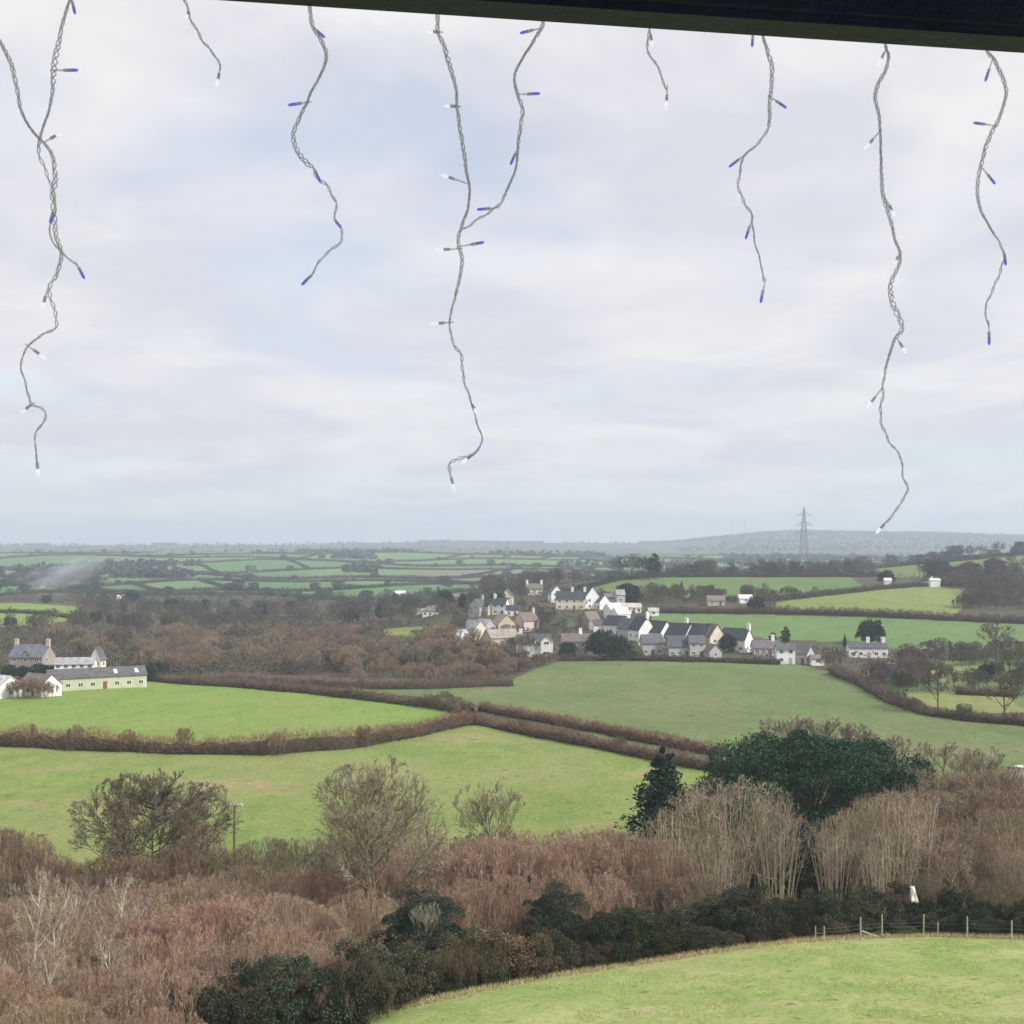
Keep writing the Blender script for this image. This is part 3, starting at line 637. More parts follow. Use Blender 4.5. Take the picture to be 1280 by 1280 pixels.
# --- hedges ------------------------------------------------------------------------------------
def resample(pts, step):
    pts = np.array(pts, float); d = np.r_[0, np.cumsum(np.linalg.norm(np.diff(pts, axis=0), axis=1))]
    n_ = max(int(d[-1]/step), 2); t = np.linspace(0, d[-1], n_)
    return np.stack([np.interp(t, d, pts[:, 0]), np.interp(t, d, pts[:, 1])], 1)
def hedge(pts, w, h, color, label, group=None, per=26, tw=.07, tl=1.1, seed=0, core=(.07, .05, .035), leafy=False, name='hedge'):
    rng = np.random.default_rng(seed+900); step = max(w*.5, .8)
    c = resample(pts, step); tn = np.gradient(c, axis=0); tn /= np.linalg.norm(tn, axis=1)[:, None]; nn = np.stack([-tn[:, 1], tn[:, 0]], 1)
    n_ = len(c); hh = h*(1+.22*vnoise(c[:, 0]+seed*37, c[:, 1], 11)+.10*vnoise(c[:, 0], c[:, 1]+seed, 4)+.12*rng.normal(size=n_)); ww = w*(1+.12*rng.normal(size=n_))
    org = np.array([c[n_//2, 0], c[n_//2, 1], float(terr(c[n_//2, 0], c[n_//2, 1]))])
    o = empty(name, org)
    prof = [(-.25, 0), (-.28, .32), (-.12, .55), (.12, .55), (.28, .32), (.25, 0)]
    Vc = []
    for k, (a, b) in enumerate(prof):
        q = c + nn*(a*ww*(1+.1*rng.normal(size=n_)))[:, None]
        z = terr(q[:, 0], q[:, 1]) + (b*hh*(1+.1*rng.normal(size=n_)) if b else -.25)
        Vc.append(np.column_stack([q, z]))
    Vc = np.stack(Vc, 1); m = len(prof); ii = np.arange(n_-1)[:, None]*m + np.arange(m-1)[None]
    Qc = np.stack([ii, ii+1, ii+m+1, ii+m], -1).reshape(-1, 4)
    link('stems', mesh_np('hedge_stems', Vc.reshape(-1, 3)-org, Qc, [M['bark']]), o, core)
    k = int(per*2.4*n_); s = rng.integers(0, n_-1, k); f = rng.random(k)
    a = rng.uniform(-.5, .5, k); b = rng.uniform(.02, 1, k)**.8*np.sqrt(np.maximum(1-(2*a)**2*.55, .1))
    q = c[s]*(1-f)[:, None]+c[s+1]*f[:, None]; q = q + nn[s]*(a*ww[s])[:, None]
    z = terr(q[:, 0], q[:, 1]) + b*hh[s]*.88
    A = np.column_stack([q, z])
    d = unit(np.column_stack([nn[s]*(a*1.9)[:, None] + rng.normal(0, .40, (k, 2)), np.abs(rng.normal(.6, .35, k))]))
    if leafy: Vt, Tt = leaf_cards(A, d, tl*.6, rng); 
    else: Vt, Tt = ribbons(A, A+d*(tl*rng.uniform(.4, 1.2, k))[:, None], tw, rng)
    link('foliage', mesh_np('hedge_foliage', Vt-org, Tt, [M['leaf'] if leafy else M['twig']]), o, color)
    if h >= 2 and per >= 60 and not leafy:  # low dark leaves: bramble, coloured to carry the hedge's base shadow too
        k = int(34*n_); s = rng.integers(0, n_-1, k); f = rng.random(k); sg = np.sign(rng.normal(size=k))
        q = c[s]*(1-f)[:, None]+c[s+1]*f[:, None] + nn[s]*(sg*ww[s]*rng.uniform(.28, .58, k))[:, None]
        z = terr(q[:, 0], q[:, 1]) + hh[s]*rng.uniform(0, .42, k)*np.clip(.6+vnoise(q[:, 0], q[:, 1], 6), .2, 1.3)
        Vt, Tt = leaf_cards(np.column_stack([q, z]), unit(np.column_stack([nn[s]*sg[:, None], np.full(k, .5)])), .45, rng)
        link('shade_bramble_skirt', mesh_np('hedge_shade_bramble', Vt-org, Tt, [M['leaf']]), o, (.048, .050, .030))
    return tag(o, label, 'hedge', group)
def pixline(pp, Ymin=45): return [gpix(a, b, Ymin) for a, b in pp]
RUST = (.235, .135, .085)
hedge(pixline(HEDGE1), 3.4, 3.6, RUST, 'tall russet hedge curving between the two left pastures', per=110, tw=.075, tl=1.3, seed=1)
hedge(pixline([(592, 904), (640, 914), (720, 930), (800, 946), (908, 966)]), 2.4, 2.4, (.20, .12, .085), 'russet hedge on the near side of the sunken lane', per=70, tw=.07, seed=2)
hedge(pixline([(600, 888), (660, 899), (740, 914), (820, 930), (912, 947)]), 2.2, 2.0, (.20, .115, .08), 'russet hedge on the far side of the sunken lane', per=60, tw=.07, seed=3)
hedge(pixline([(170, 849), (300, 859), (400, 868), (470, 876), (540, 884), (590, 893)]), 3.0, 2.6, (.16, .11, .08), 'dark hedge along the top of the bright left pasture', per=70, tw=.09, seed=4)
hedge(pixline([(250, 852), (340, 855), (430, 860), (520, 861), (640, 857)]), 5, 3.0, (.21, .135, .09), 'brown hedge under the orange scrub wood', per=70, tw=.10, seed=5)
hedge(pixline([(700, 826), (800, 826), (900, 828), (975, 831)]), 2.4, 2.0, (.085, .085, .055), 'dark clipped hedge between the village gardens and the big field', per=60, tw=.12, seed=6, leafy=True, tl=.7)
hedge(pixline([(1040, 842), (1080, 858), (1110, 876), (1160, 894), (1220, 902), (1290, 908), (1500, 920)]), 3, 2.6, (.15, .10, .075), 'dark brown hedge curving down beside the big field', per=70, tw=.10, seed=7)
hedge(pixline([(1195, 868), (1270, 872)]), 2, 1.6, (.13, .09, .07), 'short brown hedge between the two small paddocks', per=50, tw=.10, seed=8)
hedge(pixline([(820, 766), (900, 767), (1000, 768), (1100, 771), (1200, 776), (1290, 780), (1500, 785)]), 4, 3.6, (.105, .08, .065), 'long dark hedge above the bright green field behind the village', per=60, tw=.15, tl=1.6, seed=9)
hedge(pixline([(900, 751), (970, 751), (1040, 744), (1090, 738), (1165, 732), (1240, 734)]), 3.6, 2.8, (.10, .09, .07), 'dark hedge sloping up beyond the yellowish pasture', per=50, tw=.17, tl=1.5, seed=10)
hedge(pixline([(690, 746), (720, 738), (770, 726), (830, 722)]), 3, 2.6, (.07, .075, .06), 'thin dark hedge climbing left of the hilltop copse', per=45, tw=.18, seed=11)
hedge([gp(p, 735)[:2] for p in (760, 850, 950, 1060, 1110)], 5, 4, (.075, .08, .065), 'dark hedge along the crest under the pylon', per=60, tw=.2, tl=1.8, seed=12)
hedge(pixline([(1070, 713), (1120, 705), (1180, 693)]), 3, 2.4, (.08, .09, .07), 'hedge crossing the hillside pasture right of the pylon', per=40, tw=.22, seed=13)
hedge(pixline([(-60, 768), (0, 766), (50, 768), (105, 775)], 500), 3, 2.2, (.06, .07, .05), 'hedge through the small green field beyond the farm', per=40, tw=.2, seed=14)
g_fh = 'far hedges dividing the hillside fields'; l_fh = 'far dark hedge dividing the green fields of the distant slopes'
for r in range(len(ROWS)-1):
    wobf = lambda px: 1+.05*math.sin(px/97.0+r*2.1)+.03*math.sin(px/41.0+r)
    for (pa, pb) in ((-80, 320), (320, 700), (700, 1360)):
        pts = []
        for px in np.linspace(pa, pb, 40):
            Y = ROWS[r]*wobf(px); pts.append(((px-CX)/F*Y, Y))
        hedge(pts, 4.5, 2.6+rr_.random()*1.6, jit((.060, .068, .048)), l_fh, g_fh, per=14, tw=.5, tl=2.2, seed=100+r*7+int(pb))
    for ub in far_breaks[r]:
        px = CX+ub*F
        if not -60 < px < 1340 or rr_.random() < .25: continue
        y0, y1 = ROWS[r]*wobf(px), ROWS[r+1]*(1+.05*math.sin(px/97.0+(r+1)*2.1)+.03*math.sin(px/41.0+r+1))
        pts = [((ub - 0.00012*(Y-ROWS[r])*math.sin(r*1.7))*Y, Y) for Y in np.linspace(y0, y1, 6)]
        hedge(pts, 4, 2.4, jit((.060, .066, .048)), l_fh, g_fh, per=14, tw=.5, tl=2.0, seed=300+r*11+int(px))

def undergrowth(n_, boxes, hgt, colr, label, size, seed, thr=-.25):
    rng = np.random.default_rng(seed); AA = []
    for (pa, pb, ya, yb, w) in boxes:
        m = int(n_*w); px = rng.uniform(pa, pb, m); Y = np.exp(rng.uniform(math.log(ya), math.log(yb), m)); x = (px-CX)/F*Y; z = terr(x, Y); py = HOR-F*(z-ZC)/Y
        keep = np.ones(m, bool)
        for nm, mt, y0, y1, poly in FIELDS: keep &= ~((Y > y0) & (Y < y1) & inpoly(px, py+1, poly))
        lump = vnoise(x, Y, 14)+.6*vnoise(x, Y, 5); keep &= lump > thr
        h = hgt*np.clip(lump+.6, .15, 1.4)*rng.uniform(.2, 1, m); AA.append(np.column_stack([x, Y, z+h])[keep])
    A = np.concatenate(AA); d = unit(rng.normal(0, .5, A.shape)+[0, 0, .8]); Vv, Qq = leaf_cards(A, d, size, rng, .5)
    o = link('undergrowth', mesh_np('undergrowth', Vv, Qq, [M['leaf']]), None, colr); tag(o, label, 'undergrowth', kind='stuff')
undergrowth(110000, [(-80, 680, 360, 520, .4), (-80, 640, 520, 960, .6)], 3.0, (.095, .075, .052), 'brown undergrowth of the valley woods', .8, 31)
undergrowth(60000, [(-80, 680, 360, 960, 1.0)], 2.6, (.065, .075, .042), 'dull green undergrowth of the valley woods', .8, 32, .1)
undergrowth(16000, [(510, 830, 420, 640, .6), (810, 1060, 390, 425, .1), (1020, 1340, 300, 430, .3)], 1.8, (.085, .085, .055), 'olive garden undergrowth between the village houses', .9, 33, -.1)
undergrowth(16000, [(640, 1340, 575, 1180, 1.0)], 2.6, (.09, .078, .06), 'brown undergrowth along the upper fields', .9, 34, .0)
# --- trees of the middle distance ------------------------------------------------------------------
def scatter(n_, pxr, Yr, h, protos, label, group, crown, bark=(.12, .10, .08), name='bare_tree', category='tree', avoid=None, wide=(.85, 1.2), vary=.15):
    k = 0; tries = 0
    while k < n_ and tries < n_*20:
        tries += 1
        px = random.uniform(*pxr); Y = math.exp(random.uniform(math.log(Yr[0]), math.log(Yr[1])))
        x, _, z = gp(px, Y); py = HOR-F*(z-ZC)/Y
        if avoid and avoid(px, Y, py): continue
        plant(name, random.choice(protos), x, Y, rs(h), label, category, group, bark=jit(bark), crown=jit(random.choice(crown), vary), wide=rs(wide)); k += 1
def infields(px, Y, py):
    for nm, mt, y0, y1, poly in FIELDS:
        if y0 < Y < y1 and bool(inpoly(np.array([px]), np.array([py+1.0]), poly)[0]): return True
    return False
def no_farm(px, Y, py): return infields(px, Y, py) or (px < 185 and Y < 430)
MID = ['mid0', 'mid1', 'mid2', 'mid3']; SCR = ['scrub0', 'scrub1', 'scrub2']
OR = [(.33, .235, .155), (.30, .215, .145), (.27, .21, .155), (.24, .20, .155)]
scatter(140, (95, 645), (360, 450), (5.5, 9), SCR+['mid1'], 'orange brown leafless scrub in the wood above the dark hedge', 'orange brown scrub between pasture and valley', OR, name='scrub_tree', avoid=no_farm)
scatter(60, (60, 560), (440, 520), (6, 9), SCR+MID, 'brown leafless tree in the band behind the orange scrub', 'brown trees behind the orange scrub', OR+[(.16, .13, .10)], name='brown_valley_tree', avoid=no_farm)  # leafless trees and scrub, species not known
scatter(22, (470, 660), (378, 420), (5, 8), MID+SCR, 'greyish leafless tree in the thicket below the village', 'greyish trees below the village', [(.16, .13, .115), (.15, .14, .09), (.19, .14, .11)], avoid=no_farm)
scatter(34, (430, 640), (322, 372), (3.5, 6), SCR, 'russet leafless bush along the dark lane hedge beside the big field', 'russet bushes beside the big field', OR, name='scrub_bush', category='bush', avoid=no_farm)
scatter(40, (820, 1240), (555, 600), (3, 6), SCR+['mid1'], 'brown bush on the strip above the long dark hedge', 'bushes above the long hedge', [(.15, .12, .09), (.12, .11, .08)], name='hedge_bush', category='bush', avoid=infields)
for i in range(14):
    f = (i+random.random())/14; x, Y = gpix(596+98*f, 858-32*f); plant('scrub_bush', random.choice(SCR), x, Y, random.uniform(2.2, 4.2), 'low russet bush on the bank at the corner of the big field', 'bush', 'bushes at the corner of the big field', bark=(.12, .09, .07), crown=jit((.22, .15, .10), .2))
for px, py, h in ((540, 886, 3.2), (556, 884, 3.8), (572, 887, 3.0), (586, 892, 2.6), (524, 884, 2.4)):
    plant('hedgerow_bush', random.choice(SCR), *gpix(px, py), h, 'olive bush at the corner where the three hedges meet', 'bush', 'bushes at the hedge corner', bark=(.12, .10, .07), crown=jit((.16, .135, .085), .15))
for px, py, h in ((230, 940, 4.6), (345, 945, 4.4), (95, 936, 4.5), (455, 934, 4.3), (40, 934, 4.4), (160, 940, 4.2)):
    plant('hedgerow_bush', random.choice(SCR), *gpix(px, py), h, 'russet bush standing up out of the tall curving hedge', 'bush', 'bushes in the tall curving hedge', bark=(.14, .10, .07), crown=jit((.24, .15, .10), .15), wide=.7)
for px, py, h in ((700, 913, 2.8), (775, 940, 2.9), (860, 944, 3.0), (655, 917, 2.7)):
    plant('hedgerow_bush', random.choice(SCR), *gpix(px, py), h, 'dark russet bush growing in a hedge of the sunken lane', 'bush', 'bushes along the sunken lane', bark=(.14, .10, .07), crown=jit((.19, .12, .085), .15), wide=.8)
for px, py, h in ((1120, 884, 4.5), (1090, 866, 4), (1205, 900, 3.6), (1140, 890, 3.4)):
    plant('hedgerow_bush', random.choice(SCR), *gpix(px, py), h, 'brown bush growing out of the hedge beside the paddocks', 'bush', 'bushes in the paddock hedge', bark=(.12, .10, .07), crown=jit((.16, .13, .095), .15))
for px, top in ((950, 1004), (985, 1012), (1020, 1012), (1055, 1006), (1090, 998)):
    near('holly_bush', 'ivy', px, 126, top, 'dark green holly under the great evergreen', 'bush', 'hollies under the great evergreen', bark=(.08, .07, .05), crown=jit((.022, .055, .028), .15), wide=1.2)
GR = [(.13, .115, .105), (.12, .12, .085), (.155, .13, .11), (.10, .105, .075)]
scatter(110, (-40, 560), (700, 960), (5.5, 9), MID, 'grey leafless tree in the far part of the valley wood, under the hillside fields', 'grey trees in the far valley wood', GR, name='grey_valley_tree', avoid=no_farm)  # generic leafless trees of no particular species
scatter(130, (-40, 560), (530, 720), (8, 12.5), MID, 'grey leafless tree in the valley wood beyond the farm', 'grey trees of the valley wood', GR, name='grey_valley_tree', avoid=no_farm)
scatter(26, (-40, 560), (540, 900), (5, 9), ['yew', 'cypress', 'yew'], 'dark evergreen tree among grey trees in the valley wood', 'dark evergreens of the valley wood', [(.035, .06, .04), (.03, .055, .045), (.06, .08, .04)], name='evergreen_tree', avoid=no_farm)
plant('pine_tree', 'pine', *gpix(548, 752)[:2], 11, 'tall dark fir standing behind the white bungalow', 'tree', bark=(.06, .05, .04), crown=(.028, .062, .052))
plant('cypress_tree', 'cypress', *gpix(494, 760)[:2], 10, 'dark columnar cypress beside the valley wood', 'tree', bark=(.06, .05, .04), crown=(.03, .05, .045))
plant('evergreen_tree', 'yew', gp(165, 860)[0], 860, 9, 'rounded dark evergreen in front of the small white farm gable', 'tree', bark=(.06, .05, .04), crown=(.025, .055, .055))

# ----------------------------------------------------------------------------------------------
# houses
# ----------------------------------------------------------------------------------------------
_wf = MB()                                                   # window frame: four bars round a unit opening, x across, z up, facing -y
for a in ((-.5, -.40, -.5, .5), (.40, .5, -.5, .5), (-.40, .40, -.5, -.40), (-.40, .40, .40, .5), (-.04, .04, -.40, .40)): _wf.box(a[0], a[1], -.06, .04, a[2], a[3])
WIN_FRAME = _wf.mesh('window_frame', M['frame'])
_wp = MB(); _wp.box(-.42, .42, -.02, .05, -.42, .42); WIN_PANE = _wp.mesh('window_pane', M['glass'])
_dr = MB(); _dr.box(-.5, .5, -.07, .04, 0, 1); DOOR = _dr.mesh('door_leaf', M['timber'])
def window(parent, x, y, z, w, h, rz):
    o = link('window', WIN_FRAME, parent); o.location = (x, y, z); o.rotation_euler = (0, 0, rz); o.scale = (w, 1, h)
    link('pane', WIN_PANE, o)
def gable_wall(L_, W_, he, hr):
    b = MB(); x, y = L_/2, W_/2
    b.add([(-x,-y,-1.5),(x,-y,-1.5),(x,y,-1.5),(-x,y,-1.5),(-x,-y,he),(x,-y,he),(x,y,he),(-x,y,he),(-x,0,he+hr),(x,0,he+hr)],
          [(0,3,2,1),(0,1,5,4),(2,3,7,6),(1,2,6,9,5),(3,0,4,8,7),(4,5,9,8),(6,7,8,9)])
    return b
def gable_roof(L_, W_, he, hr, oh=.35, th=.16, hip=0.0):
    b = MB(); x, y = L_/2+oh*.7, W_/2+oh; k = hr/(W_/2); ze = he-oh*k+.02; zr = he+hr+.02; xr = L_/2*(1-hip)+oh*.7*(hip == 0)
    lo = [(-x,-y,ze),(x,-y,ze),(x,y,ze),(-x,y,ze),(-xr,0,zr),(xr,0,zr)]; up_ = [(a, c, z+th) for a, c, z in lo]
    b.add(lo+up_, [(0,1,5,4)[::-1],(2,3,4,5)[::-1],(6,7,11,10),(8,9,10,11),(0,1,7,6),(2,3,9,8)] + ([(1,2,5)[::-1],(3,0,4)[::-1],(7,8,11),(9,6,10),(1,2,8,7),(3,0,6,9)] if hip else [(1,5,11,7),(5,2,8,11),(0,6,10,4),(4,10,9,3)]))
    return b
WHITE = (.85, .84, .81); CREAM = (.70, .64, .50); STONE = (.36, .32, .27); TAN = (.52, .43, .32); PINK = (.58, .47, .42); GREYW = (.45, .44, .44)
SLATE = (.055, .062, .072); SLATE2 = (.11, .11, .115); BTILE = (.19, .155, .13); RTILE = (.22, .12, .09)
def house(px, py, L_, W_, he, hr, ang, wall, roof, label, chim=(), dorm=(), wins=2, hip=0.0, chimcol=None, gablecol=None, name='house', cat_='house', group=None, pos=None, storeys=None, skyl=0, dz=0.0):
    x, Y = pos if pos else gpix(px, py)
    z = float(min(terr(x-L_*.3, Y-W_*.4), terr(x+L_*.3, Y-W_*.4), terr(x, Y))) + dz
    o = empty(name, (x, Y+W_*.35, z), R(ang)); tag(o, label, cat_, group)
    wm = gable_wall(L_, W_, he, hr if not hip else .05)
    link('wall', wm.mesh('wall', M['wall']), o, wall)
    rf = link('roof', gable_roof(L_, W_, he, hr, hip=hip).mesh('roof', M['slate']), o, jit(roof, .1))
    for cx_ in chim:
        b = MB(); w = .55; zb = he+hr-.7; b.box(cx_*L_/2-w, cx_*L_/2+w, -.42, .42, zb, he+hr+1.5); b.box(cx_*L_/2-w-.08, cx_*L_/2+w+.08, -.5, .5, he+hr+1.5, he+hr+1.68)
        for q in (-.28, .28): b.bar((cx_*L_/2+q, 0, he+hr+1.68), (cx_*L_/2+q, 0, he+hr+2.1), .14, .11, 6)
        link('chimney', b.mesh('chimney', M['wall']), rf, chimcol or wall)
    st = storeys or (2 if he > 4 else 1)
    ws = 1.15
    for s_ in range(st):
        zc = 1.45 + s_*2.55
        if zc+.6 > he: break
        for i in range(wins):
            xx = -L_/2 + L_*(i+.5)/wins
            if s_ == 0 and i == wins//2 and wins > 1:
                d = link('door', DOOR, o, random.choice([(.10, .12, .16), (.25, .08, .06), (.4, .4, .38)])); d.location = (xx, -W_/2, 0); d.scale = (1.0, 1, 2.05); continue
            window(o, xx, -W_/2, zc, ws*1.15, ws, 0)
        for sgn in (-1, 1):
            window(o, sgn*L_/2, -W_*.18*(1 if st > 1 else 0), zc, ws, ws, R(90)*sgn)
    for (dx_, dw, big) in dorm:      # gabled dormers or a cross gable standing through the front slope
        zt = he + hr*(.92 if big else .55); b = MB(); y0 = -W_/2-(.9 if big else .05); zb = -1.2 if big else he-.6; x0, x1 = dx_*L_/2-dw/2, dx_*L_/2+dw/2; zs = zt-dw*.5
        b.add([(x0,y0,zb),(x1,y0,zb),(x1,y0,zs),(dx_*L_/2,y0,zt),(x0,y0,zs),(x0,.0,zb),(x1,.0,zb),(x1,.0,zs),(dx_*L_/2,.0,zt),(x0,.0,zs)],
              [(0,1,2,3,4),(1,6,7,2),(2,7,8,3),(3,8,9,4),(4,9,5,0),(9,8,7,6,5)])
        link('gable', b.mesh('gable', M['wall']), o, wall)
        b = MB(); t_ = .14; e_ = .25
        for sg in (-1, 1):
            xe = dx_*L_/2 + sg*(dw/2+e_); ze = zs-e_*1.0+.03
            b.add([(dx_*L_/2, y0-e_, zt+.03), (xe, y0-e_, ze), (xe, 0, ze), (dx_*L_/2, 0, zt+.03), (dx_*L_/2, y0-e_, zt+.03+t_), (xe, y0-e_, ze+t_), (xe, 0, ze+t_), (dx_*L_/2, 0, zt+.03+t_)],
                  [(0,1,2,3),(4,7,6,5),(0,4,5,1),(1,5,6,2),(2,6,7,3)])
        link('gable_roof', b.mesh('gable_roof', M['slate']), o, roof)
        window(o, dx_*L_/2, y0, zs-.5 if big else zs-.15, dw*.5, 1.0, 0)
        if big: window(o, dx_*L_/2, y0, 1.4, dw*.62, 1.2, 0)
    for i in range(skyl):
        xx = L_*(.18+.22*i); zz = he+hr*.45; yy = -W_/2*(1-.45)-.16
        b = MB(); b.box(-.45, .45, -.9, .9, .10, .22); s_o = link('skylight', b.mesh('skylight', M['frame']), rf); s_o.location = (xx, yy+.05, zz+.05); s_o.rotation_euler = (math.atan2(hr, W_/2), 0, 0)
    return o
# the farm by the bright pasture
house(112, 858, 25, 6.5, 3.4, 2.0, 30, (.50, .51, .35), SLATE2, 'long pale green farm building with skylights beside the bright pasture', wins=8, storeys=1, skyl=2, name='farm_building', cat_='farm', pos=gpix(117, 861))
house(52, 868, 9, 6, 3.0, 2.4, -32, WHITE, BTILE, 'low white farmhouse with tall windows at the near end of the farm', wins=4, pos=gpix(46, 870))
house(2, 872, 9, 6, 3.0, 2.4, -40, WHITE, (.55, .54, .53), 'white gabled farm cottage behind a reddish bush', wins=3, pos=gpix(-2, 872))
house(88, 840, 11, 5, 4.6, 1.6, 8, WHITE, (.34, .33, .34), 'grey roofed farm wing with a white clerestory', wins=5, pos=(gp(92, 350)[0], 350))
house(122, 838, 3.0, 3.4, 5.6, 3.4, 80, (.80, .77, .62), SLATE2, 'narrow cream gable tower of the farm', wins=1, pos=(gp(121, 358)[0], 358))
house(36, 845, 11, 8, 5.0, 3.4, -8, STONE, (.13, .135, .16), 'slate roofed stone farmhouse with two buff chimneys', chim=(-.95, .95), chimcol=(.62, .50, .38), dorm=((.05, 2.6, 0),), wins=3, pos=(gp(36, 372)[0], 372))
for px, Y, h in ((16, 301, 4.0), (27, 299, 5.0), (40, 298, 5.2), (52, 299, 4.6), (62, 302, 3.6)):
    plant('farm_bush', 'scrub%d' % random.randrange(3), gp(px, Y)[0], Y, h, 'reddish bare bush in front of the white farm cottages', 'bush', 'reddish bushes at the farm', bark=(.2, .14, .11), crown=jit((.28, .19, .15)))
for px, Y, h in ((12, 350, 4.2), (30, 352, 3.8), (50, 353, 4.4), (66, 352, 4), (186, 345, 5), (200, 350, 5), (176, 352, 4)):
    plant('farm_shrub', 'yew', gp(px, Y)[0], Y, h, 'dark evergreen shrub crowding round the farm buildings', 'shrub', 'dark shrubs round the farm', bark=(.1, .08, .06), crown=jit((.045, .055, .04)))
